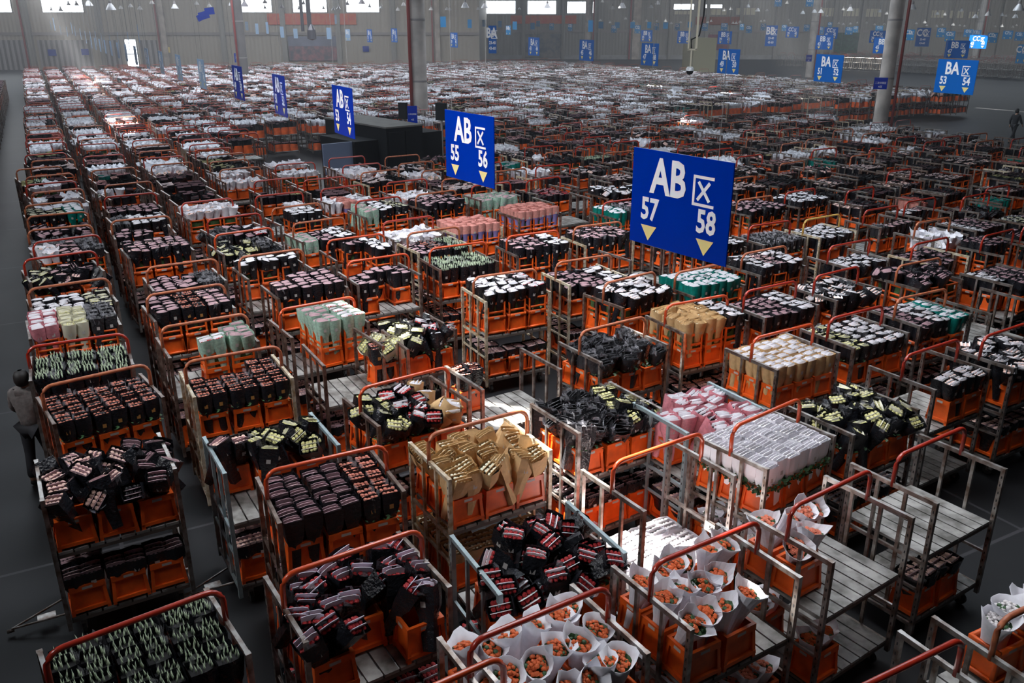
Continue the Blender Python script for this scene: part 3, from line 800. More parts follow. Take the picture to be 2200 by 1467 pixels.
mat('wall_base', (0.42, 0.43, 0.44), 0.8, var=.3, scale=.6)
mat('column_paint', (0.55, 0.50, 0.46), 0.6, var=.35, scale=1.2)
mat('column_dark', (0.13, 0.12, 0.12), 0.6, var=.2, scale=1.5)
mat('pipe_red', (0.28, 0.035, 0.03), 0.5)
mat('frame_grey', (0.30, 0.28, 0.28), 0.6)
mat('window_light', (0.86, 0.93, 1.0), 0.5, emit=5.0)
mat('window_blind', (0.62, 0.60, 0.48), 0.7)
mat('roof_sheet', (0.40, 0.41, 0.42), 0.7)
mat('banner_red', (0.60, 0.09, 0.05), 0.7, var=.35, scale=2.2, dark=(0.62, 0.17, 0.07))
mat('banner_dull', (0.26, 0.06, 0.04), 0.7, var=.35, scale=2.2, dark=(0.28, 0.09, 0.05))
mat('cabin_black', (0.007, 0.008, 0.010), 0.8, spec=.2)
mat('cabin_top', (0.13, 0.125, 0.115), 0.8, var=.3, scale=3)
mat('cabin_panel', (0.16, 0.20, 0.30), 0.6)
mat('beige', (0.60, 0.55, 0.42), 0.5)
mat('hut_yellow', (0.42, 0.38, 0.20), 0.6)
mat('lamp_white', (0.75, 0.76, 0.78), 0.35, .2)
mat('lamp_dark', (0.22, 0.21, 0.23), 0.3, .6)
mat('skin', (0.45, 0.26, 0.18), 0.5)
mat('hair', (0.012, 0.010, 0.010), 0.6)
mat('jacket_grey', (0.17, 0.15, 0.145), 0.7, var=.3, scale=18, bump=.4)
mat('cloth_black', (0.016, 0.017, 0.022), 0.8)
mat('mural_sky', (0.22, 0.24, 0.34), 0.6, var=.3, scale=.7)
mat('mural_flower', (0.36, 0.16, 0.18), 0.6, var=.7, scale=1.6, dark=(0.10, 0.11, 0.14))
mat('mural_dusk', (0.26, 0.24, 0.23), 0.6, var=.5, scale=1.2, dark=(0.10, 0.13, 0.17))
mat('mural_green', (0.03, 0.10, 0.06), 0.6, var=.6, scale=2)
mat('mural_pink', (0.28, 0.06, 0.10), 0.6, var=.6, scale=1.5)
# concrete floor with faint painted lines and joints
mat('floor_concrete', (0.060, 0.062, 0.066), 0.5, spec=.25)
nt = MATS[-1].node_tree; b = nt.nodes['Principled BSDF']; g = nt.nodes.new('ShaderNodeNewGeometry')
mp = nt.nodes.new('ShaderNodeMapping'); mp.inputs['Rotation'].default_value = (0, 0, -TH); nt.links.new(g.outputs['Position'], mp.inputs['Vector'])
n1 = nt.nodes.new('ShaderNodeTexNoise'); n1.inputs['Scale'].default_value = .5; n1.inputs['Detail'].default_value = 8; nt.links.new(g.outputs['Position'], n1.inputs['Vector'])
br = nt.nodes.new('ShaderNodeTexBrick'); br.offset = 0; br.inputs['Scale'].default_value = 1; br.inputs['Brick Width'].default_value = 5.2; br.inputs['Row Height'].default_value = 5.2; br.inputs['Mortar Size'].default_value = .025
nt.links.new(mp.outputs['Vector'], br.inputs['Vector'])
r1 = nt.nodes.new('ShaderNodeValToRGB'); r1.color_ramp.elements[0].color = (.008, .0085, .010, 1); r1.color_ramp.elements[1].color = (.020, .021, .023, 1); r1.color_ramp.elements[0].position = .3; r1.color_ramp.elements[1].position = .7
nt.links.new(n1.outputs['Fac'], r1.inputs['Fac']); nt.links.new(r1.outputs['Color'], br.inputs['Color1']); nt.links.new(r1.outputs['Color'], br.inputs['Color2']); br.inputs['Mortar'].default_value = (.05, .05, .055, 1)
nt.links.new(br.outputs['Color'], b.inputs['Base Color'])

XL, XR, YB, YF1, YF2 = -112.0, 175.0, -14.0, 127.0, 165.0
def wp(px, py, Y):
    u = (px-1100)/FPX; v = (733.5-py)/FPX; t = Y/(cP+v*sP); return Vector((u*t, Y, EYE+(-sP+v*cP)*t))
XC = wp(1030, 80, YF1).x
struct('floor', bxT(XL, XR, YB, YF2+2, -.2, 0, 'floor_concrete').mesh('floor'))
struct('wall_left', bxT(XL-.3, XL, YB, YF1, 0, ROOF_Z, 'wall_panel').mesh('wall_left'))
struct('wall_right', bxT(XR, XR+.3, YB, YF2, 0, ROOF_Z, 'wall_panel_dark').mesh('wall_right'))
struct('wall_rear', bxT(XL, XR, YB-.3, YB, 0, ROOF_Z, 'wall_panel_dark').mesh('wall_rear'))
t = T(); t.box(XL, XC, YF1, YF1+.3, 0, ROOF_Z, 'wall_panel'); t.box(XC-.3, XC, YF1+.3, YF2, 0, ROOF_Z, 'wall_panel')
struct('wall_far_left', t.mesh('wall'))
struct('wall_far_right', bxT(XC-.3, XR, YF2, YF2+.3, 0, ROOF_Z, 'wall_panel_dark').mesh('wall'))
# trims: rail, base band, pilasters
n_tr = 0
def trim(x0, x1, y0, y1, z0, z1, m):
    global n_tr
    n_tr += 1; return struct(f'trim_{n_tr}', bxT(x0, x1, y0, y1, z0, z1, m).mesh('trim'))
zr1 = wp(300, 72.5, YF1).z; zr2 = wp(1500, 67, YF2).z
trim(XL, XC, YF1-.25, YF1-.01, zr1-.2, zr1+.2, 'frame_grey'); trim(XC, XR, YF2-.25, YF2-.01, zr2-.25, zr2+.25, 'frame_grey')
trim(wp(915, 90, YF1).x, XC, YF1-.12, YF1-.005, 0, wp(900, 131, YF1).z, 'wall_base'); trim(XC, XR, YF2-.12, YF2-.005, 0, wp(1600, 118, YF2).z, 'wall_base')
for px in (62, 216, 352, 478, 610, 727, 845, 940): 
    x = wp(px, 60, YF1).x; trim(x-.35, x+.35, YF1-.5, YF1-.01, 0, ROOF_Z-.1, 'column_paint' if px in (352, 940) else 'wall_panel_dark')
    if px in (62, 352, 940): struct(f'trim_{n_tr+100}', bxT(x-.8, x-.6, YF1-.6, YF1-.4, 0, ROOF_Z-.1, 'pipe_red').mesh('trim'))
for px in (1125, 1210, 1288, 1367, 1440, 1518, 1590, 1668, 1790, 1850, 1915, 1990, 2045, 2150):
    x = wp(px, 60, YF2).x; big = px in (1367,); trim(x-(.7 if big else .3), x+(.7 if big else .3), YF2-.5, YF2-.01, 0, ROOF_Z-.1, 'column_paint' if big else 'wall_panel_dark')
    if big: struct('trim_150', bxT(x-1.3, x-1.0, YF2-.6, YF2-.4, 0, ROOF_Z-.1, 'pipe_red').mesh('trim'))
# ribbed shutters low on the left wall
for i, (a_, b_) in enumerate(((-20, 70), (80, 205), (226, 266), (300, 345))):
    p = wp(a_, 86, YF1); q = wp(b_, 150, YF1); struct(f'door_{i+2}', bxT(p.x, q.x, YF1-.15, YF1-.02, max(0, q.z), p.z, 'shutter').mesh('door'))
# windows: lit panes in grey frames
nw = 0
def window(px0, px1, py0, py1, Y, m='window_light', bars=2, name=None):
    global nw
    nw += 1; p = wp(px0, py0, Y); q = wp(px1, py1, Y); z1 = min(p.z, ROOF_Z-.4); z0 = q.z; e = .12
    o = struct(name or f'window_{nw}', bxT(p.x, q.x, Y-.10, Y-.03, z0, z1, m).mesh('window_pane'))
    t = T()
    for (x0, x1, a_, b_) in ((p.x-e, q.x+e, z0-e, z0), (p.x-e, q.x+e, z1, z1+e), (p.x-e, p.x, z0, z1), (q.x, q.x+e, z0, z1)): t.box(x0, x1, Y-.2, Y-.04, a_, b_, 'frame_grey')
    for k in range(1, bars): x = p.x+(q.x-p.x)*k/bars; t.box(x-.06, x+.06, Y-.16, Y-.101, z0, z1, 'frame_grey')
    struct('window_frame', t.mesh('window_frame'), None, o); return o
for a_, b_ in ((-60, 27), (78, 181), (510, 585), (624, 703), (740, 815)): window(a_, b_, -60, 26, YF1, bars=1)
for a_, b_, c_, d_ in ((1045, 1107, 2, 29), (1134, 1194, 2, 30), (1219, 1276, 4, 28), (1448, 1490, 9, 20), (1516, 1551, 10, 17)): window(a_, b_, c_, d_, YF2, bars=1)
for a_, b_, c_, d_ in ((1449, 1485, 24, 31), (1516, 1560, 19, 32), (1582, 1622, 17, 32), (1765, 1793, 17, 35), (1812, 1844, 18, 35), (1861, 1892, 19, 36), (1999, 2026, 22, 38), (2041, 2068, 23, 39), (2082, 2100, 25, 39)): window(a_, b_, c_, d_, YF2, 'window_blind', 4)
window(268, 300, 85, 142, YF1, bars=1, name='door_1'); 
o = obj('door_crossbar', bxT(wp(268, 115, YF1).x, wp(300, 115, YF1).x, YF1-.2, YF1-.1, wp(280, 117, YF1).z, wp(280, 115, YF1).z, 'frame_grey').mesh('bar')); o['kind'] = 'structure'; o.name = 'door_1_bar'
def flat(name, px0, px1, py0, py1, Y, m, label, cat, th=.06):
    p = wp(px0, py0, Y-.3); q = wp(px1, py1, Y-.3)
    return tag(obj(name, bxT(p.x, q.x, Y-.3-th, Y-.3, q.z, p.z, m).mesh(name)), label, cat)
flat('banner', 573, 766, 29, 53, YF1, 'banner_red', 'long red banner across the wall under the three bright windows', 'banner')
flat('banner', 1097, 1238, 33, 51, YF2, 'banner_red', 'shorter red banner under the bright windows beyond the wall corner', 'banner')
flat('banner', 1495, 1596, 36, 53, YF2, 'banner_dull', 'dull brownish red banner under small shaded windows', 'banner')
e = flat('flower_mural', 618, 728, 78, 130, YF1, 'mural_sky', 'bluish flower garden mural on the left part of the far wall', 'mural')
p = wp(620, 99, YF1-.3); q = wp(726, 130, YF1-.3); obj('printed_flowers', bxT(p.x, q.x, YF1-.4, YF1-.361, q.z, p.z, 'mural_flower').mesh('printed_flowers'), None, e)
flat('flower_mural', 1127, 1206, 73, 125, YF2, 'mural_dusk', 'grey flower field mural behind the BA forty-three sign', 'mural')
flat('flower_mural', 1797, 1846, 70, 114, YF2, 'mural_green', 'dark green mural at the bare end of the hall', 'mural')
flat('flower_mural', 1516, 1566, 74, 108, YF2, 'mural_pink', 'dark magenta mural behind the yellow hut', 'mural')
flat('wall_sign', 102, 122, 106, 120, YF1, 'blue_sign', 'small blue sign on the ribbed shutter, left of two', 'sign')
flat('wall_sign', 174, 192, 105, 118, YF1, 'blue_sign', 'small blue sign on the ribbed shutter beside the lit door', 'sign')
flat('wall_sign', 779, 793, 99, 111, YF1, 'blue_sign', 'small blue sign on the bare far wall right of the mural', 'sign')
flat('wall_sign', 353, 366, 101, 113, YF1, 'sign_yellow', 'small yellow sign on the wall pilaster', 'sign')
t = bxT(0, 3.4, 0, 3, 0, 4.4, 'hut_yellow'); p = wp(1489, 125, 120); tag(obj('guard_hut', t.mesh('hut'), RT(p.x, 120, 0, .3)), 'yellowish tall hut behind the hanging camera frame', 'hut')

# dusty air
mat('hall_air', (1, 1, 1)); am = MATS[-1]; nt = am.node_tree; nt.nodes.remove(nt.nodes['Principled BSDF'])
vs_ = nt.nodes.new('ShaderNodeVolumeScatter'); vs_.inputs['Color'].default_value = (.90, .93, 1.0, 1); vs_.inputs['Density'].default_value = .0026; vs_.inputs['Anisotropy'].default_value = .3
nt.links.new(vs_.outputs[0], [n for n in nt.nodes if n.type == 'OUTPUT_MATERIAL'][0].inputs['Volume'])
o = obj('haze', bxT(XL+.1, XR-.1, 24, YF1-1, .02, ROOF_Z-.05, 'hall_air').mesh('haze')); tag(o, 'thin bluish haze hanging in the far part of the hall', 'haze', kind='stuff')
# roof with slits where the sun comes in
SLITS = [ (-.35, 10.75, 1.1, 1.5, .62, -20), (.35, 9.25, 1.4, 1.6, .42, -65), (.80, 8.35, 1.4, 1.3, .40, -60), (1.70, 7.75, 1.0, 1.25, .85, -15), (1.05, 8.9, 1.5, .5, .3, -60),
  (-2.25, 13.05, 1.6, .9, .35, -55), (-1.6, 12.3, 1.6, .5, .25, -50), (2.3, 6.1, 1.6, .35, .18, 30), (2.9, 7.3, 1.2, .5, .18, -50),
  (-18.5, 41.7, 1.7, 2.4, 1.2, -30), (-17.2, 38.6, 1.6, 1.6, .5, -50), (-35.3, 73.6, 1.7, 4, 2.2, -40), (-32, 68, 1.6, 3, .8, -50), (-28, 60, 1.6, 3, .7, -50),
  (18.7, 54.2, 1.6, 2.6, 1.4, -60), (18.2, 50.5, 1.2, 1.6, 2.2, -60), (14.3, 61.6, 1.7, 2.5, .7, -60), (11, 68, 1.7, 2, .5, -60), (8.5, 42, 1.7, 2.5, .35, -60),
  (48.9, 124.5, 0, 10, 1.4, -60), (37.5, 67.1, 0, 4.0, .5, -60), (2.2, 12.2, 1.6, .6, .3, 10), (-.3, 15.0, 1.7, .7, .25, -60), (3.2, 11.9, 1.7, .5, .2, -30) ]
pts = [(XL, YB), (XR, YB), (XR, YF2), (XL, YF2)]; faces = []
edges = [(0, 1), (1, 2), (2, 3), (3, 0)]; polys = []
for (x, y, z, l, w_, a_) in SLITS:
    k = (ROOF_Z-z)/SUN_DIR.z; cx, cy = x+SUN_DIR.x*k, y+SUN_DIR.y*k; a_ = math.radians(a_); ca, sa = math.cos(a_), math.sin(a_)
    q = [(cx+sx*l/2*ca-sy*w_/2*sa, cy+sx*l/2*sa+sy*w_/2*ca) for sx, sy in ((-1, -1), (1, -1), (1, 1), (-1, 1))]
    n = len(pts); pts += q; edges += [(n, n+1), (n+1, n+2), (n+2, n+3), (n+3, n)]; polys.append((cx, cy, l, w_, ca, sa))
cv, ce, cf, *_ = geometry.delaunay_2d_cdt([Vector(p) for p in pts], edges, [], 0, 1e-5)
keep = []
for f in cf:
    mx = sum(cv[i].x for i in f)/len(f); my = sum(cv[i].y for i in f)/len(f)
    if not any(abs((mx-cx)*ca+(my-cy)*sa) < l/2 and abs(-(mx-cx)*sa+(my-cy)*ca) < w_/2 for cx, cy, l, w_, ca, sa in polys): keep.append(tuple(f))
me = bpy.data.meshes.new('ceiling'); me.from_pydata([(v.x, v.y, ROOF_Z) for v in cv], [], keep); me.materials.append(MATS[MI['roof_sheet']]); struct('ceiling', me)

# columns
def column(px, py, dia, name, label, top=True, txt=None, spx=None, dark=False):
    p = at(px, py, 0); t = T(); r_ = dia/2
    t.ring([(r_*1.02, 0), (r_*1.02, 3.2), (r_, 3.22), (r_, ROOF_Z)], 'column_dark' if dark else 'column_paint', 28)
    for z in (3.2, 6.4): t.ring([(r_*1.04, z-.05), (r_*1.04, z+.05)], 'frame_grey', 28)
    o = struct(name, t.mesh('column', True), Matrix.Translation(p))
    t = T(); t.tube([(0, 0, 0), (0, 0, ROOF_Z-.05)], dia*.11, 'pipe_red', 8); return o, p, t
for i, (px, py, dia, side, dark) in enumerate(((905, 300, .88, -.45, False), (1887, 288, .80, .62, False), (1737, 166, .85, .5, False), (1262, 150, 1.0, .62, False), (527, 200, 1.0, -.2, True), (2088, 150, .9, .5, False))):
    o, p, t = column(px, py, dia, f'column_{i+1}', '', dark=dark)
    obj('downpipe', t.mesh('downpipe', True), Matrix.Translation((side*dia*1.0, -.15-dia*.35, 0)), o)

FONTB = None
def text(body, size, mname, M, parent, name='lettering', offs=.018, xs=.8, align='CENTER'):
    cu = bpy.data.curves.new(name, 'FONT'); cu.body = body; cu.size = size; cu.offset = offs*size; cu.align_x = align; cu.align_y = 'CENTER'; cu.resolution_u = 2; cu.extrude = .001
    cu.materials.append(MATS[MI[mname]]); o = bpy.data.objects.new(name, cu); COL.objects.link(o)
    o.parent = parent; o.matrix_basis = M @ Matrix.Diagonal((xs, 1, 1, 1)); return o
STAND = Matrix.Rotation(PI/2, 4, 'X')        # lettering upright, facing -y
def signs_glyph(t, x, z, s, y=-.012):
    """the character for zone: an open box with a cross in it"""
    def bar(a_, b_, w_):
        a_ = Vector(a_); b_ = Vector(b_); d = (b_-a_).normalized(); n = Vector((-d.y, d.x))*w_/2
        q = [a_-n, b_-n, b_+n, a_+n]
        t.add([(x+p.x*s, y, z+p.y*s) for p in q], [(0, 1, 2, 3)], 'sign_white')
    bar((-.5, .5), (.5, .5), .11); bar((-.45, .55), (-.45, -.55), .11); bar((-.5, -.5), (.55, -.5), .11)
    bar((-.24, .33), (.32, -.34), .13); bar((.30, .34), (-.26, -.34), .13)
def sign(p, ang, letters, n1, n2, label, light=False, w_=1.3, h_=.95, style='arrows', group=None, detail=True, wires=6.0):
    e = bpy.data.objects.new('hanging_sign', None); COL.objects.link(e); e.matrix_basis = Matrix.Translation(p) @ Matrix.Rotation(ang, 4, 'Z')
    obj('plate', bxT(-w_/2, w_/2, -.006, .006, -h_/2, h_/2, {True: 'blue_sign_light', 'cyan': 'sign_cyan', 'pale': 'sign_washed'}.get(light, 'blue_sign')).mesh('plate'), None, e)
    t = T()
    for sx in (-.35, .35): t.tube([(sx*w_, 0, h_/2-.04), (sx*w_, 0, min(h_/2+wires, ROOF_Z-p.z))], .004 if p.y < 40 else .008, 'cable', 4, cap=False)
    obj('hanging_wire', t.mesh('hanging_wire'), None, e)
    if letters:
        t = T(); signs_glyph(t, w_*.24, h_*.18, h_*.27)
        obj('zone_character', t.mesh('zone_character'), None, e)
        if style == 'arrows':
            for cx in (-w_*.29, w_*.29):
                t = T(); t.add([(cx-.085*w_, -.012, -h_*.29), (cx, -.012, -h_*.45), (cx+.085*w_, -.012, -h_*.29)], [(0, 1, 2)], 'sign_yellow'); obj('yellow_arrow', t.mesh('yellow_arrow'), None, e)
        text(letters, h_*.50, 'sign_white', Matrix.Translation((-w_*.11, -.012, h_*.225)) @ STAND, e, offs=.028, xs=.80)
        if n1:
            if style == 'arrows':
                for s_, n_ in ((-1, n1), (1, n2)): text(n_, h_*.32, 'sign_white', Matrix.Translation((s_*w_*.29, -.012, -h_*.125)) @ STAND, e, offs=.028, xs=.80)
            else:
                for k, n_ in enumerate((n1, n2)): text(n_, h_*.15, 'sign_white', Matrix.Translation((0, -.012, -h_*(.12+.2*k))) @ STAND, e, offs=.03, xs=.85)
    return tag(e, label, 'sign', group)
SA = math.radians(-58)
for (x, y, a_, n) in ((1.60, 8.10, -55, 57), (-.60, 12.05, -56, 55), (-3.35, 17.35, -62, 53), (-5.65, 21.4, -63, 51), (-8.05, 26.0, -61, 49)):
    sign(Vector((x, y, 4.57)), math.radians(a_), 'AB', str(n), str(n+1), f'blue hanging sign lettered AB, numbered {numw(n)} and {numw(n+1)}')
for i in range(12):
    n = 47-2*i; p = U*5.05+V*(31.4+5.1*i); nm = ONES[i+1]
    sign(Vector((p.x, p.y, 4.6)), math.radians(-62), 'AB' if n > 40 else None, str(n), str(n+1), f'glare-paled edge-on hanging sign, {nm} beyond sign AB forty-nine', light='pale')
for i, (px, py, hh) in enumerate(((297, 72, 37), (276, 89, 39), (254, 86, 32), (237, 92, 34), (219, 88, 32), (206, 82, 30), (195, 82, 28), (184, 80, 25), (173, 73, 22), (161, 67, 20), (154, 60, 22), (144, 68, 20), (130, 65, 18), (116, 52, 26), (109, 55, 18))):
    d = FPX*.95/hh; p = at_depth(px, py, d)
    sign(p, math.radians(-66), None, None, None, f'thin glare-paled hanging plate, {ordw(i+1)} of the left-hand string counted away', light='pale', w_=1.2, wires=20)
BIG = [(2053, 165, 72, 'BA', 53), (1780, 147, 58, 'BA', 51), (1565, 132, 52, 'BA', 49), (1396, 117, 47, 'BA', 47), (1260, 108, 44, 'BA', 45), (1147, 100, 38, 'BA', 43), (975, 86, 31, 'BA', 39), (847, 76, 29, 'BA', 37), (794, 77, 27, 'BA', 35),
  (2056, 106, 37, 'BB', 47), (1898, 98, 33, 'BB', 45), (1771, 91, 30, 'BB', 43), (1557, 81, 27, 'BB', 39), (1469, 80, 26, 'BB', 37), (1389, 77, 24, 'BB', 35), (2101, 90, 28, 'CC', 43), (1785, 71, 24, 'CC', 41), (1702, 69, 23, 'CC', 39), (1885, 79, 26, 'CC', 39)]
for px, py, hh, L, n in BIG:
    p = at_depth(px, py, FPX*.98/hh); extra = ' beside the thick column' if (px == 1885) else ''
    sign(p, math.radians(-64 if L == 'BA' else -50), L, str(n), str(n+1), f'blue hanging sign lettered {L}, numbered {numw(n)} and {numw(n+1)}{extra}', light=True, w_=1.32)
for px, py, hh, ww, L in ((1058, 85, 56, 18, 'BA'), (1657, 77, 42, 22, 'BB'), (1983, 80, 38, 25, 'CC')):
    d = FPX*1.5/hh; sign(at_depth(px, py, d), math.radians(-30), L, '23-40', '43-60', f'tall blue hanging sign lettered {L} with two number ranges', light=True, w_=ww/FPX*d*1.1, h_=1.5, style='lines')
SM = [(530,56,8,18,''),(552,62,8,22,''),(574,60,6,24,''),(606,69,9,23,''),(635,72,10,20,''),(669,69,11,23,''),(707,72,12,24,''),(747,75,12,24,'BA'),(721,42,5,18,''),(741,52,7,14,''),(764,55,7,13,''),(789,55,7,13,''),(814,55,8,13,''),(841,55,8,13,''),(870,56,8,13,''),(927,49,5,14,''),(952,47,14,22,''),(980,53,8,14,''),(1009,51,10,18,''),
 (1040,50,9,14,''),(1074,52,9,14,''),(1092,65,12,19,'BB'),(1106,55,11,17,''),(1144,56,11,14,''),(1156,51,9,12,''),(1185,57,11,14,'CC'),(1225,59,11,15,'CC'),(1269,56,9,24,''),(1291,54,12,14,''),(1319,62,13,15,'CC'),(1326,54,12,12,''),(1359,54,11,13,''),(1370,63,15,17,'CC'),(1395,54,10,13,''),(1410,57,12,15,'CD'),(1430,55,12,13,''),(1455,58,12,14,'CD'),(1482,53,10,12,''),
 (1514,58,15,15,'CE'),(1556,58,16,16,'CD'),(1594,58,10,13,'CF'),(1609,63,14,15,'CD'),(1640,58,13,14,'CF'),(1672,5,17,17,'CD'),(1685,60,13,13,'CF'),(1733,60,14,14,'CF'),(1740,5,19,17,'CD'),(1762,65,16,15,'CE'),(1783,54,11,12,'CF'),(1824,66,18,16,'CE'),(1838,63,12,13,'CF'),(1889,62,18,13,'CE'),(1954,75,22,22,'CD'),(2022,70,20,20,'CE'),(2041,78,22,21,'CD'),(2080,71,20,16,'CF'),(2098,73,20,16,'CE'),(2132,81,22,21,'CD'),(2165,75,22,18,'CF'),(2190,78,20,18,'CE'),(2196,116,12,40,'CC')]
for i, (px, py, ww, hh, L) in enumerate(SM):
    d = FPX*.98/hh; p = at_depth(px, py, d)
    if p.z > ROOF_Z-1: continue
    a_ = math.radians(-58 if px < 900 else -38)
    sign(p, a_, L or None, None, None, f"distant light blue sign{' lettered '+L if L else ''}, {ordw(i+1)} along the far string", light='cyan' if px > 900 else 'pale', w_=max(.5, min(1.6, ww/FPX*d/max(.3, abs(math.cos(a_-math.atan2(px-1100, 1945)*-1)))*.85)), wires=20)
# small blue zone boards on the columns
def colsign(px, py, z, ww, hh, label, L2='A'):
    u = at_depth(px, py, 1)-Vector((0, 0, EYE)); k = (z-EYE)/(u.z); p = Vector((u.x*k, u.y*k, z)); d = k
    w_, h_ = ww/FPX*d, hh/FPX*d; e = bpy.data.objects.new('zone_sign', None); COL.objects.link(e); e.matrix_basis = Matrix.Translation(p) @ Matrix.Rotation(math.atan2(-(px-1100), 1945), 4, 'Z')
    obj('plate', bxT(-w_/2, w_/2, -.01, .05, -h_/2, h_/2, 'blue_sign').mesh('plate'), None, e)
    t = T(); t.tube([(0, .05, 0), (0, .75, 0)], .03, 'frame_grey', 6); obj('bracket', t.mesh('bracket'), None, e)
    text('二次分拣区', w_*.19, 'sign_white', Matrix.Translation((0, -.014, h_*.02)) @ STAND, e, offs=0, xs=.9); text(L2+'区', w_*.2, 'sign_white', Matrix.Translation((0, -.014, -h_*.3)) @ STAND, e, offs=0, xs=.9)
    return tag(e, label, 'sign')
colsign(886, 246, 2.9, 21, 36, 'small blue zone board on the thick column behind the black cabin')
colsign(1892, 179, 3.55, 27, 24, 'small blue zone board on the right-hand pale column')
colsign(517, 124, 3.1, 26, 19, 'small blue zone board on the dark column under the ceiling signs')
colsign(1738, 125, 3.4, 12, 14, 'tiny blue board on the slim pale column behind sign BA fifty-one')
for i, (px, py, s_) in enumerate(((450, 24, 20), (438, 33, 22), (432, 37, 18))):
    d = 62+i; w_ = s_/FPX*d
    e = tag(obj('tilted_board', bxT(-w_/2, w_/2, -.03, .03, -w_*.35, w_*.35, 'blue_sign').mesh('tilted_board'), Matrix.Translation(at_depth(px, py, d)) @ Matrix.Rotation(-.1-.15*i, 4, 'Y')), f'dark blue board hanging askew, {ONES[i+1]} from the top', 'sign')
    t = T(); t.tube([(0, 0, w_*.3), (0, 0, ROOF_Z-e.matrix_basis.translation.z)], .012, 'cable', 4, cap=False); obj('hanging_wire', t.mesh('hanging_wire'), None, e)

# pendant lamps
LAMPS = [(237,11,21),(259,14,10),(280,10,11),(300,15,11),(110,19,7),(130,19,10),(147,7,9),(164,7,10),(190,4,17),(326,3,11),(375,11,15),(422,5,10),(449,10,10),(496,6,12),(525,6,16),(569,2,11),(569,15,6),(605,12,11),(642,17,6),(652,5,9),(716,18,8),(727,15,9),(695,16,5),(746,6,10),(777,1,15),(794,12,8),(819,14,8),(855,18,10),(867,7,11),(926,17,10),(960,17,9),(966,18,9),(999,8,17),(1027,17,7),(1041,10,15),(1116,17,6),(1176,10,14),(1294,1,8),(1316,14,10),(1337,9,17),(1399,12,10),(1413,4,11),(1344,38,7),(1290,42,6),(1311,47,6),(1361,44,7),(1389,43,7),(1411,44,7),(1430,43,8),(1442,48,7),(1462,46,6),
 (1412,5,6),(1521,46,6),(1528,44,6),(1575,48,7),(1582,48,7),(1590,45,7),(1556,20,8),(1570,17,8),(1607,11,10),(1628,19,11),(1648,20,7),(1691,4,8),(1725,25,10),(1750,22,11),(1764,22,12),(1777,33,6),(1635,44,6),(1642,43,6),(1695,41,6),(1698,48,7),(1812,18,8),(1827,17,14),(1891,22,9),(1961,12,17),(1905,27,8),(2014,27,9),(2066,20,9),(2096,33,12),(2106,19,8),(2124,27,14),(2153,30,9),(2161,32,7),(2182,33,12),(2190,12,22),(2030,29,8),(1802,48,6),(1812,50,7),(1827,49,7),(1841,47,5),(1862,47,6),(1879,51,6),(1900,50,6),(1946,53,6),(1969,49,6),(1987,46,8),(1991,53,6),(2012,54,7),(2025,52,6),(2048,51,8),(2062,53,6),(2072,54,6),(2108,55,7),(2138,55,6),(2153,54,8),(2176,56,7),(2184,53,6)]
def lamp_me(m):
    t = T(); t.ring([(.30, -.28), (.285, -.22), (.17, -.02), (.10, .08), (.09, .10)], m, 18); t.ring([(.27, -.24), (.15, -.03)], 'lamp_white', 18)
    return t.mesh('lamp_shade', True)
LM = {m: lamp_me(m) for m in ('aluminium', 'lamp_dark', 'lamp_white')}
t = T(); t.ring([(.09, .08), (.09, .26), (.05, .30), (.0, .30)], 'frame_grey', 12); LH = t.mesh('lamp_housing', True)
LAMPS.sort(); up = [l for l in LAMPS if l[1] < 36]; lo = [l for l in LAMPS if l[1] >= 36]
for row, nm in ((up, 'upper'), (lo, 'lower')):
    for i, (px, py, s_) in enumerate(row):
        d = FPX*.6/s_; p = at_depth(px, py, d)
        if d > 118 and px < 1030: d = 116; p = at_depth(px, py, d)
        if d > 150: d = 150; p = at_depth(px, py, d)
        e = bpy.data.objects.new('pendant_lamp', None); COL.objects.link(e); e.location = p
        k = max(.8, s_*d/FPX/.6); e.scale = (k, k, k)
        obj('lamp_shade', LM['lamp_white' if px > 1270 else ('lamp_dark' if px < 820 and (78 < px < 181 or 510 < px < 815) else 'aluminium')], None, e); obj('lamp_housing', LH, None, e)  # lamps before bright windows get a darkened colour, as backlit silhouettes
        t = T(); t.tube([(0, 0, .3), (0, 0, (ROOF_Z-p.z)/k)], .012 if d < 60 else .022, 'cable', 4, cap=False); obj('suspension_rod', t.mesh('suspension_rod'), None, e)
        tag(e, f'bell-shaped pendant lamp, {ordw(i+1)} from the left in the {nm} lamp tier', 'lamp', 'pendant lamps under the roof')

# hanging frame with the dome camera
d = 36; p = at_depth(1482, 152, d); e = bpy.data.objects.new('dome_camera', None); COL.objects.link(e); e.location = p
t = T(); t.ring([(.0, .17), (.10, .165), (.16, .10), (.17, .0)], 'lamp_white', 20); obj('housing', t.mesh('housing', True), None, e)
t = T(); t.ring([(.155, 0), (.14, -.08), (.08, -.15), (0, -.17)], 'cabin_black', 20); obj('dome', t.mesh('dome', True), None, e)
tag(e, 'white dome camera hanging over the middle lanes', 'camera')
e = bpy.data.objects.new('camera_hanger', None); COL.objects.link(e); e.location = p; L_ = ROOF_Z-p.z
t = T(); t.box(-.16, -.10, -.03, .03, .85, L_, 'beige'); t.box(.16, .24, -.03, .03, .85, L_, 'beige'); t.box(-.16, .24, -.03, .03, .82, .88, 'beige'); t.box(-.02, .04, -.03, .03, .16, .83, 'beige'); obj('frame_bars', t.mesh('frame_bars'), None, e)
t = T(); t.tube([(.45, .1, L_), (.44, .1, 2.2), (.30, .05, 1.4), (-.02, .02, 1.25), (0, 0, .9)], .03, 'cabin_black', 6); obj('cable', t.mesh('cable', True), None, e)
tag(e, 'narrow beige steel frame with a black cable carrying the dome camera', 'frame')
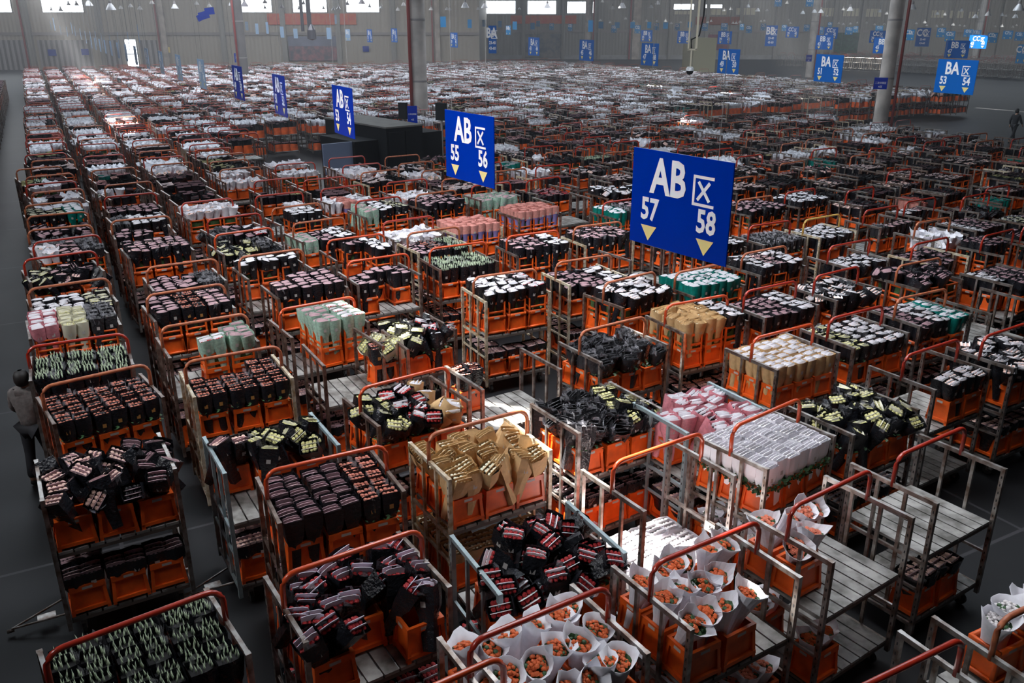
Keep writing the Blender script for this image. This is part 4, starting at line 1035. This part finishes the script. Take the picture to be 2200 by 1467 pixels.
p = at_depth(650, 58, 60); t = T(); t.tube([(0, 0, -.3), (0, 0, 5)], .12, 'lamp_dark', 8); t.tube([(.5, 0, -.6), (.5, 0, 5)], .16, 'lamp_dark', 8); t.ring([(.1, .2), (.3, -.2), (.32, -.8), (0, -.9)], 'lamp_dark', 12, (.6, 0, 0))
tag(obj('hoist_post', t.mesh('hoist_post'), Matrix.Translation(p)), 'dark twin poles with a cone-shaped box hanging before the red banner', 'hoist')

# the black cabin between the lanes, with its screens
CA = math.radians(40); CB = Matrix.Translation((-4.6, 31.7, 0)) @ Matrix.Rotation(CA, 4, 'Z')
e = bpy.data.objects.new('control_cabin', None); COL.objects.link(e); e.matrix_basis = CB
t = T(); t.box(0, 1.6, 0, 4.6, 0, 2.6, 'cabin_black'); t.box(1.6, 2.7, .3, 3.8, 0, 2.3, 'cabin_black'); t.box(-1.0, 0, .6, 3.2, 0, 2.15, 'cabin_black'); obj('cabin_body', t.mesh('cabin_body'), None, e)
obj('cabin_top', bxT(-.03, 1.63, -.03, 4.63, 2.602, 2.66, 'cabin_top').mesh('cabin_top'), None, e)
obj('side_panel', bxT(-2.2, -1.01, .75, .83, 0, 2.15, 'cabin_panel').mesh('side_panel'), None, e)
for k in (0, 1): obj('door', bxT(.08+.75*k, .78+.75*k, -.02, -.001, .1, 2.45, 'cabin_black').mesh('door'), None, e)
tag(e, 'black control cabin with a dusty flat top among the lanes', 'cabin')
for (px, py, ww, hh, nm) in ((866, 238, 14, 34, 'left'), (948, 240, 18, 36, 'right')):
    d = 37; q = at_depth(px, py, d); w_, h_ = ww/FPX*d*1.4, hh/FPX*d
    e = bpy.data.objects.new('screen_cabinet', None); COL.objects.link(e); e.matrix_basis = Matrix.Translation(q) @ Matrix.Rotation(-.5, 4, 'Z')
    obj('screen', bxT(-w_/2, w_/2, -.08, .08, -h_/2, h_/2, 'cabin_black').mesh('screen'), None, e); t = T(); t.tube([(0, 0, -h_/2), (0, 0, -q.z)], .05, 'frame_grey', 8); obj('stand', t.mesh('stand'), None, e)
    tag(e, f'black screen on a stand on the {nm} of the thick column', 'screen')

# number plates' digits
for c in CARTS:
    if c.get('plate') and c.get('plate_obj') is not None:
        text(c['plate'], .075, 'rubber', Matrix.Translation((-.006, 0, .505)) @ Matrix.Rotation(-PI/2, 4, 'Z') @ STAND, c['plate_obj'], 'plate_digits', offs=.01, xs=1.0)

# ------------------------------------------------------------------ people
def skin(name, joints, bones, m, parent, sub=2):
    me = bpy.data.meshes.new(name); me.from_pydata([j[:3] for j in joints], bones, []); me.materials.append(MATS[MI[m]])
    o = bpy.data.objects.new(name, me); COL.objects.link(o); o.parent = parent
    md = o.modifiers.new('skin', 'SKIN'); md.use_smooth_shade = True
    for i, j in enumerate(joints):
        rr = j[3]; me.skin_vertices[0].data[i].radius = (rr if not isinstance(rr, tuple) else rr[0], rr if not isinstance(rr, tuple) else rr[1]); me.skin_vertices[0].data[i].use_root = (i == 0)
    s_ = o.modifiers.new('sub', 'SUBSURF'); s_.levels = sub; s_.render_levels = sub; return o
def person(p, ang, H, stride, arms, jm, label, hood=False):
    e = bpy.data.objects.new('person', None); COL.objects.link(e); e.matrix_basis = Matrix.Translation(p) @ Matrix.Rotation(ang, 4, 'Z') @ Matrix.Scale(H/1.72, 4)
    # figure faces +y; left is -x
    (l, lk), (r_, rk) = stride
    hip = .92; J = {'pel': (0, 0, hip), 'sp': (0, .0, 1.15), 'ch': (0, .01, 1.36), 'nk': (0, .02, 1.48), 'hd': (0, .04, 1.60), 'tp': (0, .03, 1.68)}
    legs = []
    for sx, ft, kn in ((-1, l, lk), (1, r_, rk)):
        legs.append([(sx*.09, 0, hip-.04), (sx*.10, kn, .50), (sx*.10, ft, .09), (sx*.10, ft+.15, .045)])
    ar = []
    for sx, (el, ha) in zip((-1, 1), arms):
        ar.append([(sx*.18, .0, 1.40), (sx*.24, el[0], el[1]), (sx*.25, ha[0], ha[1])])
    js = [(*J['pel'], (.13, .10)), (*J['sp'], (.11, .09)), (*J['ch'], (.14, .10)), (*J['nk'], .05), (*J['hd'], (.085, .10)), (*J['tp'], (.065, .075)), (0, .10, 1.575, .035)]
    bs = [(0, 1), (1, 2), (2, 3), (3, 4), (4, 5), (4, 6)]
    for L in legs:
        b0 = len(js); js += [(*L[0], .085), (*L[1], .058), (*L[2], .04), (*L[3], .035)]; bs += [(0, b0), (b0, b0+1), (b0+1, b0+2), (b0+2, b0+3)]
    for A_ in ar:
        b0 = len(js); js += [(*A_[0], .05), (*A_[1], .042), (*A_[2], .028)]; bs += [(2, b0), (b0, b0+1), (b0+1, b0+2)]
        hx, hy, hz = A_[2]; sx = 1 if hx > 0 else -1; d_ = (Vector(A_[2])-Vector(A_[1])).normalized()
        pc = Vector(A_[2])+d_*.07; js.append((*pc, .03)); k0 = len(js)-1; bs.append((b0+2, k0))
        for f_ in range(4):
            q = pc+Vector((0, (f_-1.5)*.019, 0)); q1 = q+d_*.045; q2 = q1+d_*(.035+.006*(f_ in (1, 2)))+Vector((-sx*.015, 0, 0))
            k = len(js); js += [(*q1, .009), (*q2, .0075)]; bs += [(k0, k), (k, k+1)]
        k = len(js); q = pc+Vector((-sx*.01, .045, 0)); js += [(*q, .011), (*(q+d_*.035), .009)]; bs += [(k0, k), (k, k+1)]
    skin('body', js, bs, 'skin', e, 1)
    tr = [(0, 0, hip+.02, (.15, .12))]; tb = []
    for L in legs:
        b0 = len(tr); tr += [(*L[0], .105), (L[1][0], L[1][1], L[1][2], .075), (L[2][0], L[2][1], L[2][2]+.02, .062)]; tb += [(0, b0), (b0, b0+1), (b0+1, b0+2)]
    skin('trousers', tr, tb, 'cloth_black', e, 1)
    jk = [(0, 0, .86, (.18, .14)), (0, 0, 1.12, (.155, .125)), (0, .01, 1.36, (.18, .13)), (0, .01, 1.46, (.09, .08))]; jb = [(0, 1), (1, 2), (2, 3)]
    for A_ in ar:
        b0 = len(jk); w0 = Vector(A_[1]).lerp(Vector(A_[2]), .93); jk += [(*A_[0], .078), (*A_[1], .064), (*w0, .046)]; jb += [(2, b0), (b0, b0+1), (b0+1, b0+2)]
    if hood: jk.append((0, -.09, 1.44, (.10, .06))); jb.append((3, len(jk)-1))
    skin('jacket', jk, jb, jm, e, 2)
    for L in legs:
        q = L[2]; skin('shoe', [(q[0], q[1]-.03, .05, .05), (q[0], q[1]+.10, .045, .048), (q[0], q[1]+.20, .038, .036)], [(0, 1), (1, 2)], 'rubber', e, 1)
    t = T(); t.ring([(.03, .115), (.075, .095), (.102, .04), (.105, -.03), (.085, -.09), (.06, -.11)], 'hair', 14, (0, .005, 1.635)); 
    t.v = [(x*.92, (y-.005)*1.05-.012, z) for x, y, z in t.v]; obj('hair', t.mesh('hair', True), None, e)
    t = T()
    for sx in (-1, 1): t.ring([(.012, 0), (.018, .02), (.012, .045)], 'skin', 8, (sx*.088, .02, 1.57))
    obj('ear', t.mesh('ear', True), None, e)
    return tag(e, label, 'person')
pp = at(2172, 306, 0)
person(pp, math.radians(-65), 1.80, ((.30, .20), (-.36, -.08)), (((-.06, 1.15), (-.02, .90)), ((.10, 1.14), (.24, .94))), 'cloth_black', 'person in dark clothes walking across the open floor')
pl = at(96, 1035, 0)
person(Vector((pl.x, pl.y, 0)), math.radians(0), 1.72, ((-.10, -.02), (.14, .10)), (((.05, 1.16), (.22, 1.02)), ((.06, 1.16), (.24, 1.04))), 'jacket_grey', 'person in a grey jacket seen from behind in the left aisle', hood=True)

# lettering becomes plain geometry
dg = bpy.context.evaluated_depsgraph_get()
for o in [o for o in sc.objects if o.type == 'FONT']:
    me = bpy.data.meshes.new_from_object(o.evaluated_get(dg)); n = obj(o.name, me, o.matrix_basis.copy(), o.parent); cu = o.data
    nm = o.name; bpy.data.objects.remove(o); n.name = nm
